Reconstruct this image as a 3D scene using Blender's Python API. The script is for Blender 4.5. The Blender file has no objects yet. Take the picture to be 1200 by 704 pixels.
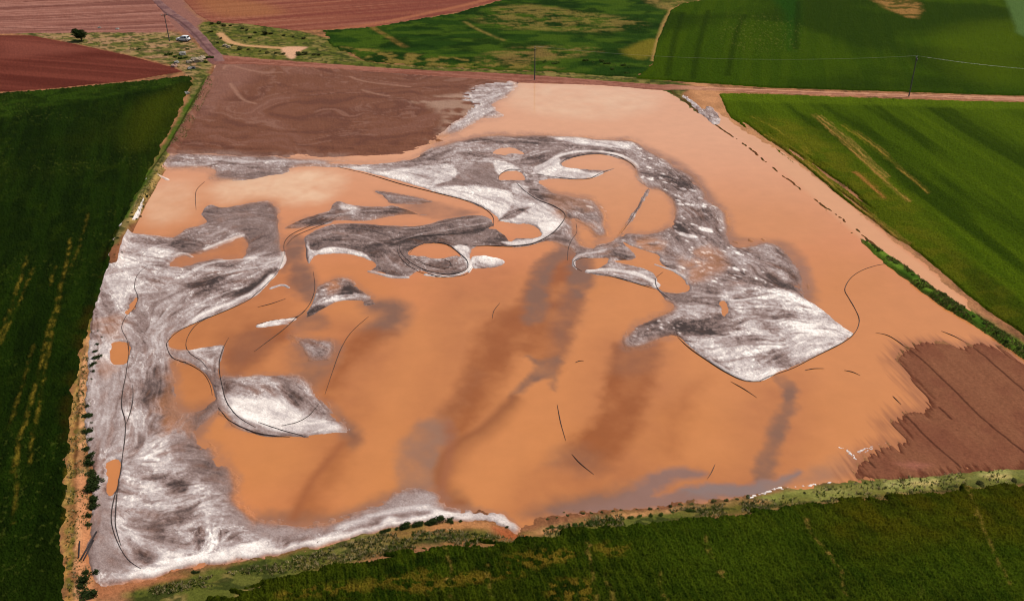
import bpy, math, random
import numpy as np
from mathutils import Vector, Matrix

random.seed(7)
RNG = np.random.default_rng(11)
scene = bpy.context.scene
COL = scene.collection

# ------------------------------------------------------------------ camera and survey frame
F, PITCH, CAMH = 1130.0, math.radians(28.0), 69.0
SP, CP = math.sin(PITCH), math.cos(PITCH)

def G(px, py):
    """traced point -> position on the ground plane, metres"""
    u = (np.asarray(px, float) - 600.0) / F
    v = (352.0 - np.asarray(py, float)) / F
    t = CAMH / (SP - v * CP)
    return u * t, (CP + v * SP) * t

def gp(p):
    x, y = G(p[0], p[1]); return float(x), float(y)

cam = bpy.data.cameras.new('camera'); cam.sensor_width = 36.0; cam.lens = F / 1200.0 * 36.0
cam.clip_end = 20000; cam.clip_start = 0.5
camo = bpy.data.objects.new('camera', cam); COL.objects.link(camo)
camo.location = (0, 0, CAMH); camo.rotation_euler = (math.pi / 2 - PITCH, 0, 0)
scene.camera = camo

# ------------------------------------------------------------------ tagging
def tag(o, label=None, cat=None, group=None, kind=None):
    for k, v in (('label', label), ('category', cat), ('group', group), ('kind', kind)):
        if v: o[k] = v
    return o

ORD = ['first', 'second', 'third', 'fourth', 'fifth', 'sixth', 'seventh', 'eighth', 'ninth', 'tenth', 'eleventh',
       'twelfth', 'thirteenth', 'fourteenth', 'fifteenth', 'sixteenth', 'seventeenth', 'eighteenth', 'nineteenth',
       'twentieth', 'twenty-first', 'twenty-second', 'twenty-third', 'twenty-fourth', 'twenty-fifth', 'twenty-sixth',
       'twenty-seventh', 'twenty-eighth', 'twenty-ninth', 'thirtieth', 'thirty-first', 'thirty-second', 'thirty-third',
       'thirty-fourth', 'thirty-fifth', 'thirty-sixth', 'thirty-seventh', 'thirty-eighth', 'thirty-ninth', 'fortieth',
       'forty-first', 'forty-second', 'forty-third', 'forty-fourth', 'forty-fifth', 'forty-sixth']

# ------------------------------------------------------------------ ground lattice (finer near, coarser far)
PX0, PX1, PY0, PY1 = -130, 1330, -36, 764
xs = np.arange(PX0, PX1 + 1.0); ys = np.arange(PY0, PY1 + 1.0)
PX, PY = np.meshgrid(xs, ys)
NY, NX = PX.shape
X, Y = G(PX, PY)
X = X.astype(np.float32); Y = Y.astype(np.float32)

_tab = RNG.random((512, 512)).astype(np.float32)
def vn(x, y, s=0):
    x = x + 37.3 * s + 1000; y = y + 91.7 * s + 1000
    xi = np.floor(x).astype(np.int32); yi = np.floor(y).astype(np.int32)
    fx = (x - xi).astype(np.float32); fy = (y - yi).astype(np.float32)
    fx = fx * fx * (3 - 2 * fx); fy = fy * fy * (3 - 2 * fy)
    a = _tab[yi % 512, xi % 512]; b = _tab[yi % 512, (xi + 1) % 512]
    c = _tab[(yi + 1) % 512, xi % 512]; d = _tab[(yi + 1) % 512, (xi + 1) % 512]
    return (a + (b - a) * fx) * (1 - fy) + (c + (d - c) * fx) * fy
def fbm(x, y, s=0, o=4, g=.5):
    r = 0; w = 1; t = 0
    for i in range(o):
        r = r + w * vn(x * 2 ** i, y * 2 ** i, s + i * 3); t += w; w *= g
    return r / t
def sst(a, b, x):
    t = np.clip((x - a) / (b - a), 0, 1); return t * t * (3 - 2 * t)

# shared warp fields (metres scale)
WX1 = fbm(X / 6, Y / 6, 1) - .5; WY1 = fbm(X / 6, Y / 6, 2) - .5
WX2 = fbm(X / 1.3, Y / 1.3, 3, 3) - .5; WY2 = fbm(X / 1.3, Y / 1.3, 4, 3) - .5
N1 = fbm(X / 12, Y / 12, 5); N2 = fbm(X / 3, Y / 3, 6); N3 = fbm(X / .7, Y / .7, 7, 3); N40 = fbm(X / 45, Y / 45, 8)
NF = RNG.random(X.shape).astype(np.float32)

def smooth_poly(pts, closed=True, n=4):
    P = [np.array(p, float) for p in pts]; m = len(P); out = []
    for i in range(m if closed else m - 1):
        if closed: a, b, c, d = P[i - 1], P[i], P[(i + 1) % m], P[(i + 2) % m]
        else: a, b, c, d = P[max(i - 1, 0)], P[i], P[i + 1], P[min(i + 2, m - 1)]
        for k in range(n):
            t = k / n
            out.append(.5 * ((2 * b) + (c - a) * t + (2 * a - 5 * b + 4 * c - d) * t * t + (3 * b - a - 3 * c + d) * t ** 3))
    if not closed: out.append(P[-1])
    return out

def _window(P, margin_m):
    P = np.array(P)
    y0, y1 = P[:, 1].min(), P[:, 1].max()
    def mpp(y):  # metres per lattice step, sideways
        u = SP - (352 - y) / F * CP
        return CAMH / u / F
    mx = margin_m / mpp(min(y1, PY1)) + 3
    my = mx * .75
    j0 = int(max(0, P[:, 0].min() - mx - PX0)); j1 = int(min(NX, P[:, 0].max() + mx - PX0 + 1))
    i0 = int(max(0, y0 - my - PY0)); i1 = int(min(NY, y1 + my - PY0 + 1))
    return slice(i0, i1), slice(j0, j1)

def segdist(xw, yw, Q, closed):
    d2 = np.full(xw.shape, 1e12, np.float32); ins = np.zeros(xw.shape, bool)
    n = len(Q)
    for k in range(n if closed else n - 1):
        ax, ay = Q[k]; bx, by = Q[(k + 1) % n]
        ex, ey = bx - ax, by - ay
        L = ex * ex + ey * ey + 1e-12
        t = np.clip(((xw - ax) * ex + (yw - ay) * ey) / L, 0, 1)
        q = (xw - ax - t * ex) ** 2 + (yw - ay - t * ey) ** 2
        np.minimum(d2, q, out=d2)
        if closed:
            c = ((ay > yw) != (by > yw))
            if abs(ey) > 1e-9:
                ins ^= c & (xw < ex * (yw - ay) / ey + ax)
    return np.sqrt(d2), ins

def region(pts, feather=.4, warp=0., fine=0., smooth=True, n=4, sd_only=False, margin=None):
    """soft 0..1 mask of a traced outline; feather and warps in metres. Returns (window, mask)"""
    P = smooth_poly(pts, True, n) if smooth else [np.array(p, float) for p in pts]
    m = (feather + abs(warp) + abs(fine) + .5) if margin is None else margin
    w = _window(P, m)
    xw = X[w] + warp * 2 * WX1[w] + fine * 2 * WX2[w]; yw = Y[w] + warp * 2 * WY1[w] + fine * 2 * WY2[w]
    Q = [gp(p) for p in P]
    d, ins = segdist(xw, yw, Q, True)
    sd = np.where(ins, d, -d)
    if sd_only: return w, sd
    return w, sst(-feather, feather, sd)

def full(pts, **k):
    a = np.zeros(X.shape, np.float32); w, m = region(pts, **k); a[w] = m; return a

def stroke(pts, width, feather=.3, warp=0., fine=0.):
    P = smooth_poly(pts, False, 4)
    w = _window(P, width + feather + warp + fine + .5)
    xw = X[w] + warp * 2 * WX1[w] + fine * 2 * WX2[w]; yw = Y[w] + warp * 2 * WY1[w] + fine * 2 * WY2[w]
    d, _ = segdist(xw, yw, [gp(p) for p in P], False)
    return w, 1 - sst(width / 2 - feather / 2, width / 2 + feather, d)

def lin(r, g, b):
    return np.array([((c / 255) / 12.92 if c / 255 < .04045 else ((c / 255 + .055) / 1.055) ** 2.4) for c in (r, g, b)], np.float32)

def cmix(a, b, t):
    return a + (b - a) * t[..., None]

# ------------------------------------------------------------------ where the flood stands
BASIN = [(243, 95), (225, 130), (207, 180), (190, 203), (178, 222), (160, 250), (147, 268), (138, 278), (131, 292), (124, 315), (118, 340), (113, 370),
         (110, 400), (107, 440), (105, 480), (110, 510), (114, 560), (113, 600), (108, 625), (104, 650), (112, 672), (126, 680), (150, 677),
         (200, 670), (240, 661), (300, 651), (330, 645), (380, 632), (430, 619), (480, 608), (520, 601), (560, 601), (585, 608), (602, 621),
         (612, 616), (650, 606), (700, 599), (760, 594), (830, 588), (890, 579), (905, 575), (960, 569), (1000, 562), (1060, 557), (1140, 548), (1204, 543),
         (1330, 530), (1330, 520), (1210, 428), (1150, 386), (1130, 350), (1080, 308), (1040, 277), (980, 225), (920, 181), (870, 152), (845, 134), (837, 128), (830, 139), (818, 132), (800, 119), (785, 109),
         (770, 103), (700, 98), (640, 97), (600, 95), (560, 94), (500, 87), (400, 80), (300, 74), (255, 75)]
MUD_TL = [(255, 74), (300, 71), (400, 77), (500, 84), (580, 91), (606, 93), (596, 97), (563, 100), (555, 108), (556, 118), (575, 122), (560, 130), (545, 140), (525, 156), (510, 166), (500, 172), (470, 181), (400, 185),
          (320, 185), (250, 183), (205, 188), (195, 180), (225, 130), (243, 95)]
MUD_R = [(1063, 408), (1085, 401), (1100, 404), (1130, 407), (1150, 402), (1170, 407), (1210, 430), (1330, 520), (1330, 545), (1204, 549), (1140, 552), (1060, 560), (1006, 560), (1008, 546),
         (1025, 528), (1045, 523), (1062, 514), (1046, 498), (1055, 488), (1078, 483), (1085, 475), (1074, 455), (1060, 432), (1053, 424)]
FUR = np.array(gp((1150, 490))) - np.array(gp((1080, 422))); FUR /= np.hypot(*FUR)
def along(d, la, lp, s, o=3):
    a = X * d[0] + Y * d[1]; p = -X * d[1] + Y * d[0]
    return fbm(a / la, p / lp, s, o)

sdB = np.full(X.shape, 8., np.float32)                          # + on land
w, s_ = region(BASIN, sd_only=True, margin=9, smooth=False)
sdB[w] = np.clip(-s_ + (N2[w] - .5) * 1.4 + (N3[w] - .5) * .7, -8, 8)
streakTL = along(np.array([1., .12]), 5, .8, 21)
w, s_ = region(MUD_TL, sd_only=True, margin=9, smooth=False)
sdTL = np.full(X.shape, -8., np.float32); sdTL[w] = np.clip(s_ + (N1[w] - .5) * 5 + (streakTL[w] - .5) * 5, -8, 8)
furn = along(FUR, 5, .42, 22)
w, s_ = region(MUD_R, sd_only=True, margin=9, smooth=False)
sdR = np.full(X.shape, -8., np.float32); sdR[w] = np.clip(s_ + (furn[w] - .5) * 3.8 + (N2[w] - .5) * 1., -8, .9)
sdL = np.maximum(np.maximum(sdB, sdTL), sdR)                    # + on land, - in water
HGT = np.clip(sdL * .09, -.35, .45) + (N3 - .5) * .05 + (NF - .5) * .03 * (sdL > .2)
# low bank along the right shore, mostly drowned
BERM = [(786, 107), (800, 117), (820, 132), (838, 146), (860, 161), (880, 175), (908, 199), (930, 215), (952, 233), (985, 261), (1012, 284), (1060, 323), (1100, 352), (1150, 381), (1205, 420), (1330, 505)]
berm_m = np.zeros(X.shape, np.float32)
for p in ([(786, 107), (800, 117), (820, 132), (838, 146), (860, 161), (880, 175), (897, 190)], [(903, 195), (911, 201)], [(917, 206), (927, 212), (939, 222)], [(950, 231), (962, 240), (975, 248), (991, 260)], [(993, 262), (1004, 270), (1016, 279)], [(1012, 276), (1060, 316), (1100, 348), (1150, 378), (1205, 416), (1330, 500)]):
    w, m = stroke(p, .35, .55, .25, .3); berm_m[w] = np.maximum(berm_m[w], m * (.55 + .6 * sst(.35, .6, fbm(X[w] / 1.6, Y[w] / 1.6, 32, 3))))
HGT = np.maximum(HGT, -.3 + .45 * berm_m + .1 * (N3 - .5) * berm_m)
RB = full([(1008, 280), (1030, 293), (1060, 313), (1100, 343), (1150, 374), (1205, 410), (1330, 495), (1330, 515), (1205, 424), (1150, 386), (1100, 356), (1060, 326), (1030, 302)], feather=.6, fine=.3)
HGT = np.maximum(HGT, -.3 + .8 * RB)
# left bank beside the crop
LB = np.zeros(X.shape, np.float32)
w, m = stroke([(246, 92), (226, 130), (206, 168), (186, 198), (166, 232), (150, 262), (139, 286), (132, 310)], 1.8, 1.2, .1, .15); LB[w] = m
HGT = np.maximum(HGT, -.2 + .95 * LB)
edge = np.minimum.reduce([PX - PX0, PX1 - PX, PY - PY0, PY1 - PY])
HGT = np.where(edge < 12, HGT - .9 * (1 - edge / 12) ** 2, HGT).astype(np.float32)

# ------------------------------------------------------------------ foam: outlines traced on the flood (tone 0 dark scum .. 1 white froth)
M = np.zeros(X.shape, np.float32); T = np.full(X.shape, .5, np.float32); SA = np.full(X.shape, .3, np.float32)
OUTL = []
SOFT = np.zeros(X.shape, np.float32)
for p, a, f in (([(150, 268), (200, 276), (235, 262), (300, 236), (335, 236), (340, 300), (330, 310), (300, 290), (290, 310), (195, 315), (195, 290)], .5, 2.),
                ([(190, 415), (215, 420), (235, 478), (262, 466), (300, 540), (312, 625), (250, 620), (215, 560), (190, 480)], 1., 2.),
                ([(300, 600), (400, 596), (460, 570), (525, 560), (560, 596), (500, 600), (400, 625), (310, 635)], .8, 2.),
                ([(180, 175), (500, 170), (480, 188), (400, 192), (300, 200), (270, 214), (240, 216), (180, 204)], .7, 1.5),
                ([(500, 160), (640, 146), (740, 152), (835, 215), (880, 270), (955, 300), (960, 350), (900, 330), (850, 300), (810, 230), (740, 180), (620, 165), (520, 180)], 1., 1.5),
                ([(725, 410), (738, 375), (775, 355), (800, 350), (800, 385), (780, 402), (740, 420)], 1., 1.5),
                ([(700, 195), (760, 190), (800, 240), (790, 275), (730, 280), (700, 290), (640, 300), (660, 250), (615, 222), (690, 225), (715, 250), (760, 270), (780, 240), (740, 205)], .9, 1.2),
                ([(262, 425), (350, 425), (400, 470), (420, 505), (395, 500), (360, 455), (300, 452), (262, 455)], .8, 1.),
                ([(335, 380), (400, 385), (400, 432), (345, 432)], .9, 1.), ([(360, 325), (440, 320), (445, 350), (420, 352), (400, 335), (370, 345)], .5, 1.),
                ([(470, 110), (610, 90), (610, 110), (590, 140), (500, 180)], .35, 2.), ([(330, 255), (520, 230), (520, 262), (330, 275)], .25, 1.),
                ([(100, 640), (140, 590), (170, 670), (120, 690)], .5, 1.)):
    w, m = region(p, f); SOFT[w] = np.maximum(SOFT[w], a * m)
w, m = region([(160, 655), (240, 645), (350, 627), (450, 603), (550, 592), (610, 605), (614, 630), (560, 622), (450, 634), (300, 668), (150, 692)], .8); SOFT[w] = np.maximum(SOFT[w], .8 * m)
def add(tone, pts, feather=.4, warp=.2, fine=.28, sa=.3, val=1.):
    OUTL.append((pts, True, 1.))
    w, sd = region(pts, feather, warp, fine, sd_only=True, margin=feather + 3.5)
    fs = feather + 1.7 * SOFT[w]
    m = sst(-fs, fs, sd + SOFT[w] * ((N2[w] - .5) * 2.4 + (N1[w] - .5) * 1.5))
    M[w] = M[w] * (1 - m) + val * m
    mm = np.where(M[w] > .02, m, 0)
    T[w] = T[w] * (1 - m) + tone * m; SA[w] = SA[w] * (1 - m) + sa * m
def cut(pts, feather=.35, warp=.2, fine=.32):
    OUTL.append((pts, True, 1.))
    w, sd = region(pts, feather, warp, fine, sd_only=True, margin=feather + 2.5)
    fs = feather + 1.2 * SOFT[w]
    m = sst(-fs, fs, sd + SOFT[w] * (N2[w] - .5) * 2.4); M[w] *= 1 - m
def tone(t, pts, feather=1.2, warp=.4, fine=.2, sa=None, k=1.):
    w, m = region(pts, feather, warp, fine); m = m * k
    T[w] = T[w] * (1 - m) + t * m
    if sa is not None: SA[w] = SA[w] * (1 - m) + sa * m
def line(t, pts, width=.5, feather=.3, add_mask=True, warp=.08, fine=.08, k=1., sa=.15):
    OUTL.append((pts, False, 1.5))
    w, m = stroke(pts, width, feather, warp, fine); m = m * k
    T[w] = T[w] * (1 - m) + t * m; SA[w] = SA[w] * (1 - m) + sa * m
    if add_mask: M[w] = np.maximum(M[w], m)

exec_traces = None
# -- left body
add(.54, [(150, 271), (175, 275), (203, 277), (218, 268), (240, 260), (236, 250), (245, 240), (262, 243), (280, 240), (300, 236), (320, 235), (329, 246), (330, 262), (331, 285),
          (333, 300), (328, 316), (315, 331), (300, 345), (288, 353), (268, 362), (245, 372), (225, 380), (208, 388), (199, 396), (196, 404), (198, 413),
          (205, 425), (212, 455), (225, 478), (229, 500), (231, 512), (246, 526), (263, 535), (275, 550), (283, 570), (288, 590), (296, 608), (305, 613),
          (340, 612), (372, 615), (398, 610), (425, 598), (450, 587), (466, 575), (490, 572), (515, 575), (520, 592), (545, 598), (575, 602), (598, 612), (607, 624),
          (560, 612), (480, 618), (400, 635), (330, 652), (240, 666), (150, 684), (115, 684), (98, 650), (104, 620), (108, 560), (100, 500), (103, 420), (108, 370), (120, 320), (132, 285)], fine=.2, sa=.4)
# -- top band, left part
add(.45, [(185, 196), (205, 180), (260, 181), (330, 184), (400, 187), (470, 184), (490, 177), (520, 168), (560, 160), (600, 158), (640, 157), (680, 159), (720, 163), (742, 165),
          (762, 178), (785, 190), (806, 203), (824, 222), (831, 235), (846, 245), (851, 258), (856, 275), (860, 286), (880, 287), (900, 282), (920, 294),
          (936, 310), (943, 330), (941, 346), (960, 360), (984, 380), (997, 389), (999, 392), (985, 402), (955, 417), (930, 430), (906, 438), (890, 446), (870, 445),
          (850, 435), (830, 422), (810, 408), (795, 396), (780, 396), (765, 402), (742, 408), (732, 400), (736, 386), (752, 375), (776, 367),
          (790, 360), (778, 350), (768, 338), (748, 333), (720, 325), (694, 321), (676, 316), (669, 308), (674, 298), (664, 290), (650, 286), (640, 283), (620, 288), (600, 290), (588, 288), (597, 280),
          (585, 258), (577, 250), (560, 241), (540, 233), (510, 225), (480, 215), (450, 207), (420, 200), (395, 196), (350, 196), (322, 202), (300, 199), (270, 212), (246, 214), (255, 203), (243, 198), (200, 199)], fine=.2, warp=.2, sa=.42)
# orange gap under the mud edge
cut([(385, 191), (430, 193), (470, 189), (486, 185), (500, 176), (515, 168), (500, 172), (480, 180), (440, 186)], .3)
# -- ponds inside
cut([(190, 200), (238, 199), (247, 205), (238, 214), (230, 232), (231, 246), (237, 255), (241, 260), (232, 264), (216, 268), (206, 274), (200, 277), (175, 274), (146, 271), (155, 262), (168, 240), (178, 215), (182, 207)])
cut([(230, 230), (232, 220), (245, 213), (262, 205), (280, 201), (300, 200), (320, 202), (350, 196), (390, 197), (430, 205), (470, 217), (500, 226), (540, 235), (570, 246), (578, 254), (565, 253), (540, 254),
     (515, 262), (480, 264), (440, 263), (400, 262), (380, 265), (358, 274), (345, 285), (337, 300), (331, 290), (329, 262), (328, 245), (318, 236), (300, 236), (280, 240), (262, 243), (245, 239)], .25)
cut([(201, 308), (215, 300), (235, 297), (250, 293), (270, 284), (287, 277), (288, 300), (280, 305), (262, 303), (250, 303), (235, 306), (215, 312), (203, 312)], .3)
cut([(203, 421), (225, 428), (240, 440), (247, 455), (248, 464), (235, 478), (227, 482), (210, 475), (214, 462), (222, 455), (212, 445), (208, 432)], .5, .4, .4)
cut([(131, 403), (151, 402), (150, 420), (145, 427), (131, 425)], .2)
cut([(127, 541), (140, 540), (139, 563), (131, 580), (126, 574)], .25)
cut([(148, 366), (160, 348), (157, 362), (150, 369)], .15)
add(.36, [(245, 208), (260, 203), (300, 196), (338, 196), (334, 203), (315, 206), (290, 211), (262, 212)], .5, .3, .4, sa=.25)
# -- dark scum band with the loop
add(.24, [(358, 277), (380, 266), (400, 262), (440, 263), (480, 265), (500, 263), (520, 257), (545, 253), (565, 253), (576, 258), (579, 264), (572, 268), (586, 270), (598, 280), (602, 287), (590, 289),
          (560, 288), (550, 300), (551, 312), (540, 321), (510, 322), (492, 317), (478, 324), (462, 326), (447, 319), (433, 318), (441, 311), (433, 304), (420, 299), (405, 296), (385, 296), (370, 299), (361, 308), (358, 290)], .3, .15, .12, sa=.33)
add(.28, [(334, 268), (350, 258), (375, 250), (386, 247), (390, 240), (397, 236), (410, 240), (425, 242), (450, 242), (460, 241), (475, 244), (490, 250), (508, 253), (490, 252), (470, 252), (440, 257), (420, 259), (395, 258), (385, 262), (360, 266)], .25, .15, .12, sa=.38)
add(.3, [(440, 224), (460, 226), (485, 231), (508, 236), (490, 239), (470, 239), (458, 238), (449, 230)], .2, sa=.25)
tone(.72, [(400, 240), (412, 241), (422, 248), (412, 252), (402, 248)], .6)
tone(.1, [(468, 284), (500, 279), (540, 276), (572, 270), (578, 266), (560, 269), (520, 274), (478, 280)], .5)
line(.75, [(432, 318), (445, 321), (462, 325), (478, 325)], .5)
add(.85, [(359, 284), (362, 300), (361, 309), (370, 300), (385, 297), (406, 297), (422, 300), (435, 306), (425, 297), (405, 292), (385, 291), (368, 295)], .25, sa=.25)
cut([(478, 296), (488, 289), (502, 285), (520, 286), (532, 291), (545, 300), (548, 309), (540, 314), (520, 313), (500, 308), (484, 303)], .2)
add(.33, [(479, 299), (495, 300), (515, 303), (535, 300), (546, 306), (544, 315), (525, 318), (505, 317), (487, 309)], .3, .3, .3, sa=.5)
add(.85, [(531, 290), (543, 288), (550, 292), (549, 302), (553, 314), (548, 320), (546, 308), (539, 299)], .25, sa=.3)
cut([(552, 293), (565, 289), (585, 288), (602, 290), (606, 300), (590, 306), (578, 301), (560, 301)], .2)
add(.8, [(552, 301), (568, 300), (585, 303), (592, 307), (580, 313), (560, 315), (553, 312)], .25, sa=.4)
line(.9, [(498, 322), (520, 324), (538, 322), (549, 316)], .35)
for p, t_ in (([(462, 284), (490, 276), (530, 269), (568, 262)], .7), ([(382, 272), (420, 277), (452, 288), (462, 298)], .55), ([(472, 268), (500, 266), (530, 260), (560, 257)], .62), ([(440, 268), (470, 272), (500, 270)], .5), ([(375, 284), (400, 285), (425, 291)], .5),
              ([(450, 300), (458, 310), (470, 318)], .6), ([(350, 262), (375, 254), (398, 252), (430, 248), (470, 247)], .6), ([(500, 277), (540, 276), (575, 270)], .05), ([(455, 290), (470, 284), (500, 282)], .05), ([(390, 268), (430, 270), (460, 278)], .08), ([(450, 229), (475, 233), (500, 236)], .6)):
    line(t_, p, .22, .35, add_mask=False, warp=.4, fine=.3, k=.75)
# -- ponds of the top band
cut([(578, 180), (585, 174), (597, 173), (608, 176), (614, 181), (600, 180), (590, 182)], .3)
cut([(585, 208), (590, 202), (603, 200), (612, 203), (615, 211), (600, 211), (588, 212)], .25)
cut([(745, 197), (746, 208), (756, 218), (775, 225), (789, 240), (787, 258), (777, 268), (760, 273), (735, 273), (722, 281), (705, 286), (700, 283), (711, 275), (711, 262), (708, 248),
     (698, 236), (680, 230), (655, 226), (640, 220), (632, 212), (660, 209), (690, 208), (705, 204), (718, 198), (705, 200), (690, 199), (668, 197), (658, 194), (660, 190), (680, 183), (705, 181), (730, 188)], .25)
cut([(577, 258), (590, 260), (605, 262), (620, 263), (632, 270), (635, 276), (625, 279), (605, 280), (598, 283), (590, 275), (582, 268)], .2)
cut([(672, 257), (685, 262), (695, 270), (700, 281), (695, 291), (684, 287), (674, 278)], .4, .2)
cut([(672, 310), (680, 303), (700, 302), (714, 303), (706, 312), (690, 318), (679, 317)], .2)
cut([(730, 283), (748, 289), (770, 297), (776, 309), (792, 320), (805, 330), (807, 340), (795, 343), (780, 342), (770, 335), (768, 322), (755, 315), (736, 310), (720, 306), (745, 303), (738, 292)], .3, .2, .2)
cut([(845, 352), (851, 354), (853, 364), (849, 370), (845, 362)], .3)
# tones
tone(.86, [(400, 197), (440, 196), (480, 191), (525, 193), (535, 204), (528, 212), (508, 221), (545, 219), (580, 222), (600, 227), (602, 240), (590, 254), (584, 258), (578, 250), (560, 240), (540, 233), (510, 225), (480, 215), (450, 207), (420, 201)], .5, sa=.3)
tone(.5, [(400, 193), (450, 191), (470, 192), (500, 188), (520, 180), (545, 176), (540, 188), (500, 194), (450, 198)], .8, sa=.4)
tone(.36, [(510, 219), (530, 212), (540, 203), (560, 191), (575, 189), (583, 203), (590, 221), (560, 217)], .4, sa=.2)
tone(.75, [(560, 190), (580, 186), (605, 196), (610, 200), (592, 201), (583, 205), (577, 192)], .4)
tone(.78, [(600, 216), (617, 219), (620, 228), (640, 237), (655, 246), (662, 255), (655, 268), (640, 279), (622, 286), (600, 288), (588, 284), (598, 283), (625, 280), (636, 276), (632, 269), (620, 262), (600, 261), (586, 259), (600, 248), (601, 232)], .4, sa=.3)
tone(.95, [(630, 263), (655, 260), (652, 268), (640, 278), (634, 272)], .3, sa=.15)
tone(.9, [(588, 284), (600, 284), (625, 281), (645, 275), (625, 285), (600, 288)], .3, sa=.2)
tone(.32, [(585, 258), (592, 252), (602, 247), (622, 244), (612, 250), (600, 257)], .3)
tone(.3, [(600, 160), (640, 158), (660, 170), (650, 180), (620, 182), (600, 172), (575, 170), (560, 166)], 1.2, sa=.35)
tone(.3, [(625, 175), (660, 172), (700, 172), (700, 177), (660, 177), (640, 186), (620, 195), (610, 186)], .8, sa=.4)
tone(.82, [(640, 160), (670, 160), (700, 165), (740, 168), (745, 176), (720, 174), (690, 171), (660, 166)], .6, sa=.4)
tone(.3, [(605, 200), (620, 198), (635, 208), (628, 225), (618, 216), (612, 208)], .6, sa=.6)
line(.9, [(625, 204), (640, 196), (652, 185), (672, 179), (700, 178), (724, 182), (740, 189), (746, 197)], .9, .5)
add(.85, [(625, 200), (640, 190), (656, 186), (657, 195), (680, 199), (704, 200), (706, 204), (690, 209), (660, 210), (640, 207)], .25, sa=.25)
tone(.4, [(672, 196), (700, 198), (706, 202), (690, 203)], .4)
tone(.33, [(625, 226), (650, 229), (690, 236), (706, 246), (711, 268), (700, 276), (690, 263), (665, 256), (640, 240)], .8, sa=.45)
tone(.3, [(672, 294), (700, 288), (728, 288), (745, 297), (735, 303), (705, 301), (680, 298)], .6, sa=.5)
line(.85, [(690, 318), (715, 317), (745, 322), (768, 332), (768, 336)], .9, .4)
line(.7, [(672, 312), (673, 304), (682, 299), (700, 296), (708, 294)], .5)
line(.8, [(730, 282), (745, 289), (770, 297), (774, 300)], .35)
line(.85, [(768, 310), (790, 318), (803, 327), (806, 333)], .35)
line(.75, [(675, 258), (690, 265), (700, 272)], .35)
# right body: speckled mauve and the pale tongue
tone(.37, [(745, 200), (790, 205), (822, 230), (840, 255), (850, 285), (870, 300), (930, 320), (930, 340), (860, 345), (815, 345), (800, 320), (770, 300), (735, 283), (790, 265), (790, 240)], 1.5, sa=.4)
tone(.7, [(845, 345), (880, 338), (940, 345), (985, 380), (997, 390), (985, 402), (955, 417), (930, 430), (890, 445), (850, 434), (812, 408), (800, 397), (850, 385), (860, 365)], 1.2, sa=.5)
tone(.3, [(780, 380), (830, 368), (870, 378), (855, 392), (810, 397), (780, 398)], 1., sa=.5)
tone(.92, [(940, 365), (985, 382), (997, 390), (985, 402), (960, 413), (930, 425), (930, 400)], 1.2, sa=.35)
tone(.3, [(735, 400), (745, 382), (775, 368), (800, 366), (800, 385), (780, 396), (750, 405)], 1., sa=.5)
tone(.55, [(795, 396), (812, 402), (835, 420), (850, 434), (880, 444), (862, 442), (836, 427)], .4)
line(.85, [(830, 421), (850, 434), (872, 443), (890, 445), (905, 438)], .35)
# left body tones
tone(.4, [(740, 172), (785, 192), (822, 226), (848, 262), (820, 262), (790, 225), (750, 196)], 1., sa=.5)
tone(.3, [(248, 243), (290, 240), (326, 240), (329, 262), (330, 300), (310, 296), (290, 300), (286, 276), (262, 268), (240, 262)], .8, sa=.22)
tone(.3, [(205, 276), (235, 264), (260, 268), (270, 280), (240, 290), (215, 283)], .8, sa=.35)
tone(.2, [(190, 294), (205, 283), (220, 280), (235, 284), (241, 294), (225, 301), (210, 297), (199, 301)], .5, sa=.3)
line(.95, [(240, 293), (262, 284), (285, 276)], .5, .4)
line(.8, [(203, 303), (212, 297), (225, 301)], .4)
line(.85, [(215, 325), (240, 311), (270, 305), (300, 303)], .5, .6)
tone(.72, [(150, 280), (190, 285), (205, 300), (180, 312), (165, 330), (150, 350), (130, 350), (128, 310)], 1.5, sa=.4)
tone(.44, [(215, 340), (260, 315), (310, 308), (325, 312), (300, 340), (260, 358), (225, 372)], 1., sa=.5)
line(.95, [(212, 385), (240, 368), (275, 354), (300, 340), (318, 324)], .6, .6)
line(.95, [(332, 296), (333, 306), (328, 314)], .5, .4)
tone(.45, [(160, 350), (200, 350), (215, 380), (195, 405), (200, 440), (180, 500), (155, 500), (155, 420)], 2, sa=.36)
tone(.4, [(195, 415), (212, 440), (225, 470), (230, 505), (245, 525), (262, 536), (240, 545), (215, 520), (195, 480), (190, 440)], 1.5, sa=.3)
tone(.36, [(215, 500), (262, 533), (285, 575), (297, 610), (280, 615), (262, 580), (240, 552), (210, 530)], 1., sa=.2)
tone(.5, [(113, 430), (145, 425), (148, 440), (143, 470), (143, 530), (128, 530), (112, 520), (108, 460)], 1., sa=.22)
tone(.45, [(112, 585), (132, 585), (131, 615), (140, 640), (155, 665), (140, 672), (110, 670), (100, 645)], .8, sa=.12)
tone(.64, [(145, 540), (200, 535), (235, 560), (245, 600), (220, 640), (170, 655), (140, 620), (140, 580)], 2, sa=.42)
tone(.3, [(205, 505), (240, 520), (265, 532), (285, 565), (300, 612), (282, 614), (262, 605), (255, 580), (235, 560), (205, 540), (195, 515)], 2., sa=.22)
tone(.34, [(186, 560), (206, 556), (225, 566), (220, 574), (195, 570)], 1., sa=.35)
tone(.38, [(152, 545), (175, 548), (170, 556), (150, 553)], .8, sa=.4)
tone(.93, [(140, 605), (165, 620), (200, 640), (240, 648), (300, 630), (330, 640), (240, 662), (165, 672), (150, 655), (138, 630)], 1., sa=.35)
tone(.42, [(148, 632), (165, 640), (178, 655), (172, 664), (160, 658), (150, 645)], .7)
tone(.5, [(228, 625), (240, 620), (252, 628), (250, 650), (240, 655)], .8, sa=.8)
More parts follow.
